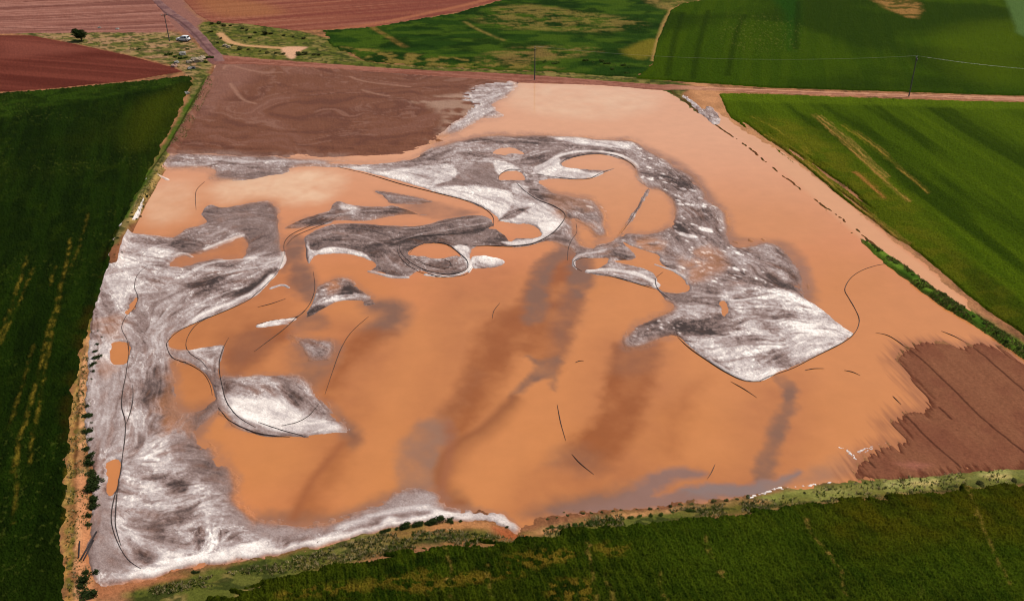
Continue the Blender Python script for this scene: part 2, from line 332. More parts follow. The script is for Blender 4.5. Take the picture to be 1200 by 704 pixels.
tone(.47, [(290, 615), (340, 613), (400, 611), (450, 590), (470, 577), (515, 576), (520, 592), (480, 602), (400, 622), (340, 632), (300, 630)], .8, sa=.14)
tone(.3, [(445, 605), (480, 600), (520, 596), (540, 598), (500, 606), (460, 612)], .6, sa=.2)
line(.75, [(400, 618), (440, 605), (480, 597), (502, 596), (515, 600)], .5, .6)
line(.98, [(160, 672), (240, 658), (300, 648), (350, 640), (400, 630), (450, 617), (500, 608), (540, 604), (570, 605), (590, 612), (603, 623)], 1.0, .9, fine=.9, warp=.3)
line(.95, [(560, 606), (580, 610), (596, 618)], 1.0, .9, fine=1., warp=.4)
# -- arms in the left pond
add(.45, [(196, 404), (200, 408), (222, 410), (240, 407), (263, 404), (262, 414), (258, 430), (259, 445), (262, 460), (264, 472), (272, 484), (290, 497), (312, 507), (330, 512), (300, 510), (278, 499), (262, 484), (257, 478), (248, 490), (234, 500), (228, 508),
          (224, 495), (226, 484), (236, 479), (249, 466), (248, 452), (240, 438), (226, 427), (206, 420)], .3, .12, .1, sa=.3)
tone(.82, [(223, 410), (240, 406), (263, 405), (260, 415), (257, 430), (256, 436), (250, 430), (240, 422), (228, 415)], .4, sa=.4)
tone(.3, [(235, 480), (250, 466), (262, 470), (256, 480), (240, 492), (228, 508), (222, 495)], .8, sa=.15)
tone(.3, [(243, 430), (255, 437), (258, 455), (260, 468), (250, 462), (248, 448)], .5)
add(.5, [(260, 446), (280, 440), (310, 438), (345, 440), (358, 445), (365, 455), (370, 465), (382, 475), (394, 487), (406, 504), (390, 507), (360, 511), (330, 512), (300, 508), (280, 498), (268, 485), (262, 470)], .4, .15, .12, sa=.35)
tone(.97, [(263, 462), (285, 466), (320, 470), (350, 480), (370, 488), (404, 503), (390, 506), (360, 510), (330, 509), (300, 500), (280, 490), (268, 478)], 1., sa=.2)
tone(.55, [(280, 442), (345, 442), (368, 465), (390, 486), (360, 480), (320, 462), (290, 455)], 1., sa=.4)
line(.5, [(275, 488), (295, 498), (320, 508), (360, 511)], .4)
# -- islands
add(.35, [(372, 336), (385, 328), (400, 325), (415, 330), (426, 341), (439, 350), (430, 353), (400, 352), (385, 358), (372, 366), (360, 372), (358, 371), (363, 360), (369, 349)], .3, .15, .2, sa=.55)
tone(.85, [(372, 358), (385, 350), (405, 345), (425, 345), (437, 350), (400, 352), (382, 358)], .4, sa=.45)
add(.85, [(301, 381), (320, 376), (347, 373), (336, 379), (306, 384)], .2, .1, .1, sa=.3)
add(.28, [(341, 394), (355, 392), (370, 397), (391, 402), (392, 414), (388, 422), (372, 426), (358, 425), (354, 411)], .6, .3, .3, sa=.5)
tone(.75, [(341, 394), (352, 402), (358, 410), (356, 422), (353, 410)], .4)
line(.7, [(317, 338), (330, 334), (338, 337)], .4)
add(.4, [(425, 353), (436, 352), (440, 356), (428, 358)], .3)
line(.36, [(760, 222), (752, 236), (742, 252), (731, 270), (726, 276)], .4, .6, sa=.3, fine=.3)
# bits at the right and bottom shores
SHORE = [[(984, 525), (994, 530), (1003, 537)], [(1003, 534), (1012, 527), (1022, 524), (1037, 519)], [(1012, 530), (1024, 526)], [(880, 583), (900, 575), (915, 571)], [(918, 572), (950, 569)], [(955, 568), (990, 564)], [(893, 578), (900, 575)]]
add(.52, [(799, 111), (815, 107), (823, 117), (836, 128), (844, 142), (838, 146), (828, 140), (818, 131), (806, 119)], .5, .4, .5, sa=.6)
tone(.85, [(799, 111), (816, 107), (818, 111), (806, 115)], .5)
tone(.36, [(812, 122), (830, 130), (840, 142), (828, 138)], .8)
add(.6, [(478, 121), (505, 118), (532, 113), (556, 102), (572, 97), (606, 96), (602, 106), (592, 114), (577, 123), (590, 136), (568, 139), (550, 147), (540, 156), (520, 163), (505, 171), (496, 175), (515, 158), (530, 145), (548, 134), (535, 126), (505, 124)], .7, .8, .5, sa=.42)
line(.95, [(197, 211), (188, 207), (180, 209), (172, 213)], .5, .4)
line(.92, [(166, 236), (163, 244), (158, 256), (150, 263), (143, 266)], 1., .5, fine=.2)
for p, t_ in (([(420, 199), (470, 202), (520, 212)], .5), ([(460, 196), (500, 198), (530, 200)], .55), ([(520, 222), (560, 230), (590, 240)], .5), ([(605, 225), (630, 240), (650, 252)], .5), ([(590, 162), (640, 168), (690, 170), (730, 178)], .8), ([(540, 170), (580, 165), (620, 164)], .7), ([(560, 186), (600, 188), (640, 178)], .75),
              ([(235, 250), (262, 252), (300, 250)], .55), ([(250, 262), (290, 258), (322, 262)], .5), ([(205, 288), (222, 284), (236, 288)], .5), ([(160, 300), (190, 305), (225, 318)], .25), ([(225, 350), (260, 335), (300, 320)], .2), ([(215, 365), (250, 350), (290, 335)], .9), ([(238, 330), (275, 318), (312, 312)], .9), ([(820, 355), (860, 362), (900, 362)], .25), ([(830, 410), (870, 405), (920, 405)], .3), ([(850, 425), (880, 420), (920, 418)], .3), ([(870, 375), (910, 372), (945, 378)], .3)):
    line(t_, p, .2, .4, add_mask=False, warp=.5, fine=.35, k=.7)
line(.8, [(245, 187), (290, 190), (330, 189), (380, 191)], .5, 1., add_mask=False, warp=.8, fine=.5, k=.7)
line(.78, [(205, 192), (228, 195), (250, 192)], .5, .8, add_mask=False, warp=.5, fine=.5, k=.7)
# white floes of the right body
rr = random.Random(5)
FLO = [(803, 276, 14, 2.8), (827, 270, 11, 3.2), (798, 314, 6, 2), (863, 316, 6, 2), (825, 297, 4, 1.5), (862, 284, 5, 1.4), (880, 282, 4, 1.6), (895, 281, 4, 1.5), (790, 216, 4, 1.3), (797, 240, 5, 1.5), (805, 240, 4, 1.3), (838, 243, 5, 1.2),
       (740, 168, 5, 1.5), (778, 188, 6, 1.4), (749, 175, 4, 1.2), (691, 243, 4, 1.4), (705, 243, 3, 1.2), (832, 315, 4, 1.3), (760, 197, 4, 1.2), (774, 209, 3, 1.1), (825, 243, 3, 1.1), (800, 222, 5, 1.4), (812, 224, 5, 1.2), (762, 211, 4, 1.2)]
for _ in range(95):
    a = rr.random(); bx, by = (760 + a * 130 + rr.uniform(-45, 25), 190 + a * 150 + rr.uniform(-12, 18))
    FLO.append((bx, by, rr.uniform(1.2, 3.6), rr.uniform(.6, 1.1)))
for _ in range(30): FLO.append((rr.uniform(740, 800), rr.uniform(375, 400), rr.uniform(1.2, 3), rr.uniform(.5, 1.)))
for P in SHORE:
    Q = smooth_poly(P, False, 4)
    for k in range(len(Q) * 3):
        q = rr.choice(Q); FLO.append((q[0] + rr.uniform(-2, 2), q[1] + rr.uniform(-.8, .8), rr.uniform(.8, 2.6), rr.choice([1.2, 1.3])))
NFL = len(FLO)
for (fx, fy, a, b) in FLO:
    i = int(min(max(fy - PY0, 0), NY - 1)); j = int(min(max(fx - PX0, 0), NX - 1))
    if M[i, j] < .5 and b < 1.2: continue
    if a < 2.7 and b >= 1.2: b = .5
    pts = [(fx + a * math.cos(t) * rr.uniform(.7, 1.1), fy + a * .22 * math.cos(t) + b * math.sin(t) * rr.uniform(.7, 1.1)) for t in np.linspace(0, 2 * math.pi, 8)[:-1]]
    w, m = region(pts, .2, .1, .2, n=2)
    T[w] = np.maximum(T[w], .95 * m + T[w] * (1 - m)); M[w] = np.maximum(M[w], m)

# ------------------------------------------------------------------ streak texture that follows the drift lines
FLOW = [[(700, 170), (760, 190), (820, 240), (850, 290), (900, 330), (990, 390)], [(690, 190), (740, 210), (790, 260), (830, 300), (880, 330)], [(800, 392), (860, 388), (930, 380), (990, 388)],
        [(820, 410), (880, 405), (960, 395)], [(860, 435), (900, 420), (960, 402)], [(850, 360), (900, 355), (950, 365)],
        [(330, 290), (280, 315), (230, 340), (190, 380), (175, 440), (165, 520)], [(150, 290), (200, 300), (280, 290)], [(140, 330), (180, 330), (240, 330), (310, 315)], [(130, 340), (160, 390), (170, 450)],
        [(145, 540), (180, 545), (230, 540), (280, 570)], [(142, 570), (190, 580), (250, 575), (285, 600)], [(140, 600), (190, 610), (260, 605), (300, 620)], [(140, 620), (180, 645), (260, 650), (340, 630)],
        [(200, 510), (170, 530), (145, 540)], [(240, 625), (238, 640), (230, 660)], [(250, 625), (247, 640), (245, 660)], [(300, 640), (400, 618), (500, 595), (560, 600)],
        [(120, 440), (118, 520)], [(410, 200), (500, 205), (580, 235), (600, 260)], [(520, 195), (560, 200), (600, 240)], [(360, 285), (440, 285), (520, 268), (570, 262)], [(200, 190), (300, 190), (400, 192), (480, 184)],
        [(500, 176), (560, 164), (640, 162), (720, 168)], [(280, 450), (330, 460), (380, 490)], [(270, 480), (330, 500), (390, 500)], [(800, 118), (840, 148)], [(480, 122), (560, 128), (600, 110)]]
for f in FLOW: OUTL.append((f, False, 6.))
cx = np.zeros(X.shape); cy = np.zeros(X.shape); cw = np.zeros(X.shape)
for pts, closed, wgt in OUTL:
    P = np.array(smooth_poly(pts, closed, 6)); Q = np.roll(P, -1, 0)
    if not closed: P, Q = P[:-1], Q[:-1]
    for a, b in zip(P, Q):
        L = np.hypot(*(b - a)); n = max(1, int(L)); th = 2 * math.atan2(b[1] - a[1], b[0] - a[0])
        for k in range(n):
            p = a + (b - a) * (k + .5) / n
            i = int(p[1] - PY0); j = int(p[0] - PX0)
            if 0 <= i < NY and 0 <= j < NX:
                cx[i, j] += wgt * math.cos(th); cy[i, j] += wgt * math.sin(th); cw[i, j] += wgt
def blur(a, s):
    fy = np.fft.fftfreq(NY)[:, None]; fx = np.fft.rfftfreq(NX)[None]
    return np.fft.irfft2(np.fft.rfft2(a) * np.exp(-2 * (math.pi * s) ** 2 * (fx ** 2 + fy ** 2)), s=a.shape)
CX = blur(cx, 3) * 6 + blur(cx, 9) * 3 + blur(cx, 40) * .5; CY = blur(cy, 3) * 6 + blur(cy, 9) * 3 + blur(cy, 40) * .5
ANG = (.5 * np.arctan2(CY, CX) + (N2 - .5) * 1.6 + (N1 - .5) * .8).astype(np.float32)
VX, VY = np.cos(ANG), np.sin(ANG) * .75
def lic(src, L):
    acc = src.copy(); n = 1.
    for sg in (1, -1):
        gx = PX - PX0; gy = PY - PY0; gx = gx.astype(np.float32); gy = gy.astype(np.float32)
        pvx, pvy = VX * sg, VY * sg
        for k in range(L):
            gx = gx + pvx; gy = gy + pvy
            ix = np.clip(np.rint(gx), 0, NX - 1).astype(np.int32); iy = np.clip(np.rint(gy), 0, NY - 1).astype(np.int32)
            nx_, ny_ = VX[iy, ix], VY[iy, ix]
            f = np.sign(nx_ * pvx + ny_ * pvy); f[f == 0] = 1
            pvx, pvy = nx_ * f, ny_ * f
            acc += src[iy, ix]; n += 1
    acc /= n
    return (acc - acc.mean()) / acc.std()
LFINE = lic(vn(X / .16, Y / .2, 50).astype(np.float32), 4)
LMID = lic(vn(X / .45, Y / .6, 51).astype(np.float32), 9)
LBIG = lic(vn(X / 1.5, Y / 2.2, 52).astype(np.float32), 22)
MOT = (fbm(X / 1.6 + .8 * WX1, Y / 1.9, 53, 5, .7) - .5) * 5.
L2_ = lic(vn(X / .3, Y / .4, 57).astype(np.float32), 11)
RDG = 1 - np.abs(L2_) / .8
RDG2 = 1 - np.abs(LBIG + .3 * LMID) / .8
STK = np.clip(.22 * LFINE + .3 * LMID + .55 * LBIG + .34 * RDG + .3 * RDG2 - .18 + .45 * MOT, -2.6, 2.6)

FLK = sst(.70, .78, fbm(X / .5, Y / .6, 54, 2)) * sst(.48, .62, fbm(X / 5, Y / 5, 55))
tt = np.clip(.36 + (T - .36) * .9 - .02 + SA * .36 * STK + (N3 - .5) * .4 * SA + (fbm(X / .35, Y / .4, 58, 2) - .5) * .5 * SA + (NF - .5) * .12 + .22 * FLK * (T < .8) * SA * 2 + .42 * SA * sst(1.1, 1.5, L2_ + .5 * LBIG) - .24 * SA * sst(1.1, 1.5, -L2_ - .5 * LBIG) - .3 * SA * sst(1.3, 1.6, LFINE - .3 * MOT), 0, 1)
RAMP = [(0., lin(62, 50, 46)), (.15, lin(98, 80, 74)), (.33, lin(131, 109, 101)), (.5, lin(160, 141, 134)), (.7, lin(194, 181, 175)), (.88, lin(232, 220, 209)), (1., lin(252, 245, 234))]
def ramp(t, R):
    c = np.zeros(t.shape + (3,), np.float32)
    for k in range(3): c[..., k] = np.interp(t, [r[0] for r in R], [r[1][k] for r in R])
    return c
VEIN = sst(.82, .96, 1 - np.abs(LBIG + .35 * LMID - .5) / .5) * sst(.35, .6, fbm(X / 3, Y / 3, 59, 3)); tt = np.clip(tt + .28 * VEIN * (SA > .24), 0, 1)
DVEIN = sst(.85, .97, 1 - np.abs(LBIG + .3 * LMID + .6) / .45) * sst(.4, .6, fbm(X / 3, Y / 3, 60, 3)); tt = np.clip(tt - .2 * DVEIN * (SA > .24), 0, 1)
foam_col = ramp(tt, RAMP)
# drift stained by the muddy water, shows orange where thin
thin = sst(.35, .85, N1 * .5 + .5 * (1 - M) + .12 * -LMID + .1) * .35 * (1 - T)
foam_col = cmix(foam_col, np.broadcast_to(lin(170, 108, 70), foam_col.shape), thin.astype(np.float32))
GRA = fbm(X / .55, Y / .7, 56, 3) - .5
foam_mask = M + (STK * (.14 + .08 * SOFT) + (N3 - .5) * .25 + GRA * .7 * SOFT) * (1 - np.abs(2 * M - 1))


# ------------------------------------------------------------------ flood water colour: painted far sky sheen, suspended silt
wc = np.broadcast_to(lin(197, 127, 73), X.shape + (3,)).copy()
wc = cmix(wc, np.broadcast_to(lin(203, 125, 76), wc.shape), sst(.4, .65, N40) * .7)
wc = cmix(wc, np.broadcast_to(lin(216, 156, 114), wc.shape), sst(130, 222, Y + 8 * (N40 - .5)))  # paler toward the far end: low-angle sky reflection painted into the colour
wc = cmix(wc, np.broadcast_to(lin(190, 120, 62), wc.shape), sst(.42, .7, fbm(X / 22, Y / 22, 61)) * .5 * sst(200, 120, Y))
MAUVE, BROWN, GREY = lin(130, 92, 70), lin(150, 86, 42), lin(148, 108, 84)
HALO = blur(M.astype(np.float64), 4).clip(0, 1).astype(np.float32)
DRF = fbm((X + 8 * WX1) / 5, (Y + 8 * WY1) / 7, 67, 5, .6)
def silt_and_sheen(c, amt, pts, feather=2.5, warp=1., fine=.5):
    OUT = region(pts, feather, warp, fine); w, m = OUT
    m = (m * amt * 1.2 * (.85 + .7 * (DRF[w] - .45) + .9 * (N2[w] - .5))).clip(0, 1)
    wc[w] = wc[w] + (c - wc[w]) * m[..., None]
def siltline(c, amt, pts, width, feather=1.):
    w, m = stroke(pts, width, feather, .3, .2); wc[w] = wc[w] + (c - wc[w]) * (m * amt)[..., None]
S_P = [
 (BROWN, .75, [(657, 294), (690, 294), (693, 322), (687, 346), (680, 374), (671, 397), (657, 421), (652, 437), (630, 425), (614, 416), (596, 416), (568, 449), (552, 480), (545, 470), (560, 430), (577, 392), (596, 364), (614, 336), (630, 306)], 1.1),
 (MAUVE, .9, [(628, 306), (655, 292), (668, 296), (655, 306), (646, 322), (642, 346), (640, 372), (626, 378), (612, 372), (612, 350), (620, 330)], 1.2),
 (MAUVE, .85, [(668, 310), (690, 294), (697, 322), (688, 346), (676, 348), (668, 335)], 1.2),
 (MAUVE, .5, [(660, 340), (687, 346), (680, 374), (671, 397), (657, 421), (645, 420), (650, 380)], 1.6),
 (MAUVE, .95, [(614, 417), (630, 422), (657, 420), (652, 438), (650, 457), (643, 445), (625, 452), (600, 468), (597, 466), (612, 448), (624, 430)], .7),
 (MAUVE, .55, [(552, 434), (565, 440), (548, 470), (536, 492), (522, 498), (508, 492), (530, 470)], 1.6),
 (BROWN, .7, [(560, 385), (590, 360), (612, 370), (600, 420), (580, 465), (550, 500), (528, 520), (505, 525), (515, 490), (540, 440)], 1.6),
 (GREY, .85, [(466, 578), (466, 540), (474, 515), (490, 497), (510, 491), (525, 496), (528, 518), (522, 545), (513, 572), (500, 580)], 1.2),
 (BROWN, .75, [(732, 400), (772, 404), (765, 440), (758, 470), (748, 500), (735, 525), (712, 550), (690, 548), (660, 540), (664, 520), (690, 500), (702, 470), (710, 430), (720, 410)], 1.3),
 (MAUVE, .35, [(735, 400), (772, 404), (765, 430), (735, 440), (715, 430)], 2.),
 (MAUVE, .45, [(660, 520), (700, 530), (712, 548), (690, 552), (655, 545), (640, 540)], 2.),
 (BROWN, .35, [(800, 452), (830, 440), (815, 470), (800, 510), (795, 540), (775, 540), (775, 500), (785, 475)], 2.),
 (MAUVE, .8, [(903, 438), (922, 443), (933, 455), (929, 478), (919, 500), (911, 530), (902, 560), (882, 568), (887, 540), (898, 510), (912, 470), (914, 456)], .7),
 (lin(138, 104, 90), 1.25, [(640, 596), (690, 584), (735, 572), (765, 555), (795, 551), (828, 558), (815, 563), (785, 567), (765, 578), (840, 572), (895, 566), (932, 550), (925, 560), (900, 575), (800, 591), (700, 598)], 1.1),
 (lin(132, 110, 102), 1.15, [(800, 576), (860, 570), (895, 566), (932, 550), (920, 563), (890, 576), (830, 580)], .7),
 (MAUVE, .6, [(610, 603), (640, 585), (700, 575), (740, 562), (735, 575), (690, 590), (640, 604)], 1.5),
 (MAUVE, .85, [(424, 356), (455, 352), (478, 360), (474, 380), (462, 392), (440, 396), (432, 385), (440, 372)], 2.2),
 (BROWN, .7, [(440, 385), (465, 390), (440, 405), (415, 430), (395, 455), (385, 470), (375, 460), (390, 430), (410, 400)], 1.8),
 (MAUVE, .8, [(345, 405), (392, 405), (390, 425), (378, 440), (372, 455), (350, 442), (345, 425)], 1.8),
 (BROWN, .8, [(268, 400), (285, 385), (305, 378), (340, 385), (335, 400), (305, 420), (285, 442), (265, 442), (262, 420)], 1.8),
 (MAUVE, .5, [(270, 400), (300, 385), (320, 400), (290, 430), (268, 440)], 2.),
 (MAUVE, .8, [(332, 275), (358, 278), (358, 300), (368, 325), (372, 340), (360, 355), (345, 350), (335, 330), (340, 310), (330, 320), (330, 300)], 1.2),
 (MAUVE, .6, [(345, 372), (372, 365), (385, 380), (370, 388), (350, 386)], 1.2),
 (MAUVE, .8, [(388, 480), (405, 490), (418, 505), (420, 520), (410, 528), (402, 515), (405, 504)], 1.2),
 (BROWN, .5, [(342, 610), (355, 580), (375, 545), (400, 520), (415, 515), (400, 550), (380, 600), (370, 613)], 1.8),
 (MAUVE, .5, [(296, 612), (330, 600), (400, 600), (450, 578), (466, 575), (430, 603), (380, 617)], 1.2),
 (MAUVE, .6, [(660, 268), (672, 272), (674, 290), (690, 292), (672, 300), (650, 310), (635, 325), (640, 305), (655, 290)], 1.2),
 (MAUVE, .5, [(440, 223), (510, 236), (545, 245), (560, 250), (530, 254), (500, 254), (470, 242)], 1.),
 (MAUVE, .5, [(200, 475), (228, 470), (250, 480), (235, 510), (215, 500)], 1.5),
 (MAUVE, .5, [(520, 590), (530, 575), (545, 585), (560, 600), (530, 602)], 1.),
 (MAUVE, .55, [(735, 170), (790, 185), (835, 225), (862, 275), (930, 285), (955, 345), (940, 350), (850, 290), (815, 220)], 1.4),
 (BROWN, .3, [(190, 285), (300, 270), (350, 330), (300, 430), (220, 480)], 3.),
]
WASH = lin(164, 100, 60)
S_W = [(WASH, .38, [(520, 330), (600, 310), (615, 350), (590, 440), (560, 500), (530, 540), (500, 540), (480, 490), (505, 420)], 4.), (WASH, .45, [(400, 400), (450, 380), (470, 400), (440, 470), (400, 560), (370, 612), (330, 612), (360, 540)], 4.),
        (WASH, .5, [(640, 540), (720, 530), (780, 545), (900, 560), (890, 578), (760, 592), (640, 604), (590, 606), (600, 580)], 3.), (WASH, .4, [(700, 400), (780, 400), (790, 470), (760, 545), (690, 555), (680, 480)], 4.),
        (WASH, .45, [(880, 450), (950, 440), (940, 540), (900, 565), (870, 560)], 4.), (WASH, .4, [(260, 380), (340, 370), (420, 380), (400, 470), (300, 440)], 3.), (GREY, .55, [(960, 545), (1000, 530), (1010, 555), (960, 566), (900, 574), (905, 566)], 1.5)]
S_P = S_W[:-1] + S_P + S_W[-1:]
PEACH = lin(226, 184, 146)  # pale sheen on the far ponds, painted into the water colour
S_P += [(PEACH, .75, [(262, 212), (300, 203), (340, 200), (388, 199), (400, 212), (380, 235), (340, 240), (325, 232), (290, 232), (260, 238), (248, 225)], 3.), (PEACH, .5, [(600, 98), (700, 100), (770, 106), (760, 130), (700, 140), (640, 135), (600, 120)], 5.), (PEACH, .4, [(160, 240), (185, 215), (225, 215), (220, 250), (180, 265)], 3.)]
for c, a, p, f in S_P: silt_and_sheen(c, a, p, f, warp=.8, fine=.6)
siltline(lin(138, 80, 44), .8, [(602, 466), (567, 500), (537, 518), (520, 542), (517, 571), (526, 588), (540, 589)], .7, .9)
siltline(lin(150, 92, 52), .6, [(602, 470), (570, 504), (542, 524), (526, 548), (524, 571), (532, 586)], 1.6, 1.6)
siltline(lin(150, 88, 50), .7, [(400, 520), (372, 555), (355, 585), (342, 610)], .6, .8)
siltline(lin(150, 92, 62), .6, [(525, 497), (528, 540), (518, 580), (528, 596)], .6, 1.)
SW = blur(SOFT.astype(np.float64), 3).clip(0, 1).astype(np.float32)
HW = sst(.03, .55, HALO + (N2 - .5) * .5 * np.minimum(HALO * 5, 1) + (N3 - .5) * .35 * np.minimum(HALO * 5, 1))
wc = cmix(wc, np.broadcast_to(lin(148, 106, 84), wc.shape), (HW * (.14 + .55 * SW) * (.75 + 1.5 * (DRF - .5))).clip(0, .92))
wc = cmix(wc, np.broadcast_to(lin(120, 70, 50), wc.shape), sst(-3., .3, sdR) * .55)
EDGE = (SW * sst(.97, .5, HALO) * 1.15).clip(0, 1)
edge_col = np.broadcast_to(lin(140, 104, 88), wc.shape)
foam_col = cmix(foam_col, cmix(wc, edge_col, sst(.5, .8, HALO)), EDGE)
# places where the drift is thin and the orange water stains it
for p, a in (([(196, 440), (214, 455), (230, 500), (214, 515), (196, 490)], .75), ([(180, 470), (205, 480), (205, 510), (185, 500)], .5), ([(383, 330), (395, 329), (398, 338), (388, 342)], .9), ([(800, 300), (830, 290), (850, 310), (820, 330), (800, 322)], .45), ([(640, 225), (690, 230), (700, 270), (660, 262)], .4), ([(735, 284), (770, 280), (775, 296), (745, 292)], .6), ([(118, 375), (145, 372), (142, 398), (116, 398)], .3), ([(114, 420), (140, 428), (138, 440), (114, 438)], .3), ([(720, 285), (740, 300), (715, 310), (700, 300)], .5)):
    w, m = region(p, 1.6, 1., .8); m = m * a * sst(.35, .6, DRF[w]) ; foam_col[w] = foam_col[w] + (wc[w] - foam_col[w]) * m[..., None]
wc *= (.97 + .06 * fbm(X / 2.5, Y / 2.5, 68, 3))[..., None]
# pale froth lines on the shallow right strip
strip = full([(845, 147), (872, 164), (905, 190), (952, 230), (1010, 280), (1060, 318), (1130, 362), (1130, 350), (1080, 308), (1040, 277), (980, 225), (920, 181), (870, 152), (842, 132)], feather=1.)
wc = cmix(wc, np.broadcast_to(lin(210, 152, 106), wc.shape), strip * .8)

# ------------------------------------------------------------------ mesh sheets from the lattice
def sheet(name, mask, z, col, mat, thr=.3, kind='structure', label=None, cat=None, step=1, extra=None):
    msk, zz, cc, xx, yy = (a[::step, ::step] for a in (mask, z, col, X, Y))
    ny, nx = msk.shape
    on = msk > thr
    f = on[:-1, :-1] | on[1:, :-1] | on[:-1, 1:] | on[1:, 1:]
    idx = np.arange(ny * nx).reshape(ny, nx)
    fi, fj = np.nonzero(f)
    a = idx[fi, fj]; quads = np.stack([a, a + nx, a + nx + 1, a + 1], 1)
    used = np.unique(quads); rem = np.zeros(ny * nx, np.int32); rem[used] = np.arange(len(used)); quads = rem[quads]
    me = bpy.data.meshes.new(name); nf = len(quads)
    me.vertices.add(len(used)); me.loops.add(nf * 4); me.polygons.add(nf)
    co = np.stack([xx.ravel()[used], yy.ravel()[used], zz.ravel()[used]], 1).astype(np.float32)
    me.vertices.foreach_set('co', co.ravel()); me.loops.foreach_set('vertex_index', quads.ravel().astype(np.int32))
    me.polygons.foreach_set('loop_start', np.arange(0, nf * 4, 4, dtype=np.int32)); me.polygons.foreach_set('loop_total', np.full(nf, 4, np.int32))
    me.polygons.foreach_set('use_smooth', np.ones(nf, bool))
    at = me.attributes.new('Col', 'FLOAT_COLOR', 'POINT')
    c4 = np.ones((len(used), 4), np.float32); c4[:, :3] = cc.reshape(-1, 3)[used]; at.data.foreach_set('color', c4.ravel())
    me.update(); me.validate()
    me.materials.append(mat)
    o = bpy.data.objects.new(name, me); COL.objects.link(o)
    tag(o, label, cat, None, kind); return o

# ------------------------------------------------------------------ materials
def new_mat(name):
    m = bpy.data.materials.new(name); m.use_nodes = True
    nt = m.node_tree; b = nt.nodes['Principled BSDF']; return m, nt, b
def nmath(nt, op, a, b=None):
    n = nt.nodes.new('ShaderNodeMath'); n.operation = op
    for i, v in enumerate((a, b)):
        if v is None: continue
        if isinstance(v, (int, float)): n.inputs[i].default_value = v
        else: nt.links.new(v, n.inputs[i])
    return n.outputs[0]
def sheet_mat(name, rough, scale, lo, hi, bump, dist=.1, spec=.25, scale2=None, rot=None):
    m, nt, b = new_mat(name); L = nt.links.new
    at = nt.nodes.new('ShaderNodeAttribute'); at.attribute_name = 'Col'
    geo = nt.nodes.new('ShaderNodeNewGeometry')
    mp = nt.nodes.new('ShaderNodeMapping'); L(geo.outputs['Position'], mp.inputs['Vector'])
    if rot is not None:
        mp.inputs['Rotation'].default_value = (0, 0, rot[0]); mp.inputs['Scale'].default_value = (1, rot[1], 1)
    n1 = nt.nodes.new('ShaderNodeTexNoise'); n1.inputs['Scale'].default_value = scale; n1.inputs['Detail'].default_value = 6; n1.inputs['Roughness'].default_value = .65
    L(mp.outputs[0], n1.inputs['Vector'])
    mr = nt.nodes.new('ShaderNodeMapRange'); mr.inputs['From Min'].default_value = .3; mr.inputs['From Max'].default_value = .7
    mr.inputs['To Min'].default_value = lo; mr.inputs['To Max'].default_value = hi; L(n1.outputs['Fac'], mr.inputs['Value'])
    vm = nt.nodes.new('ShaderNodeVectorMath'); vm.operation = 'SCALE'; L(at.outputs['Color'], vm.inputs[0]); L(mr.outputs[0], vm.inputs['Scale'])
    L(vm.outputs[0], b.inputs['Base Color'])
    b.inputs['Roughness'].default_value = rough; b.inputs['Specular IOR Level'].default_value = spec
    if bump:
        bp = nt.nodes.new('ShaderNodeBump'); bp.inputs['Strength'].default_value = bump; bp.inputs['Distance'].default_value = dist
        L(n1.outputs['Fac'], bp.inputs['Height']); L(bp.outputs[0], b.inputs['Normal'])
    return m
M_SOIL = sheet_mat('soil', .95, 3.2, .72, 1.28, .8, .15, .03)
M_MUD = sheet_mat('wet_mud', .8, 2.2, .82, 1.18, .5, .12, .1)
FURANG = math.atan2(FUR[1], FUR[0])
M_PLOUGH = sheet_mat('ploughed_soil', .95, 2.6, .8, 1.2, .6, .15, .04)
M_CROP = sheet_mat('crop_leaves', .9, 3.4, .5, 1.5, .9, .25, .02)
M_FOAM = sheet_mat('froth', .8, 5., .82, 1.14, .35, .08, .2)
M_WATER = sheet_mat('muddy_water', .06, .35, .97, 1.03, .006, .02, .5)
M_WATER.node_tree.nodes['Principled BSDF'].inputs['IOR'].default_value = 1.33

def simple(name, col, rough=.6, metal=0., var=.12, scale=6.):
    m, nt, b = new_mat(name)
    n1 = nt.nodes.new('ShaderNodeTexNoise'); n1.inputs['Scale'].default_value = scale; n1.inputs['Detail'].default_value = 4
    cr = nt.nodes.new('ShaderNodeValToRGB')
    cr.color_ramp.elements[0].position = .3; cr.color_ramp.elements[1].position = .7
    cr.color_ramp.elements[0].color = tuple(c * (1 - var) for c in col) + (1,); cr.color_ramp.elements[1].color = tuple(min(1, c * (1 + var)) for c in col) + (1,)
    geo = nt.nodes.new('ShaderNodeNewGeometry'); nt.links.new(geo.outputs['Position'], n1.inputs['Vector'])
    nt.links.new(n1.outputs['Fac'], cr.inputs[0]); nt.links.new(cr.outputs[0], b.inputs['Base Color'])
    b.inputs['Roughness'].default_value = rough; b.inputs['Metallic'].default_value = metal
    return m

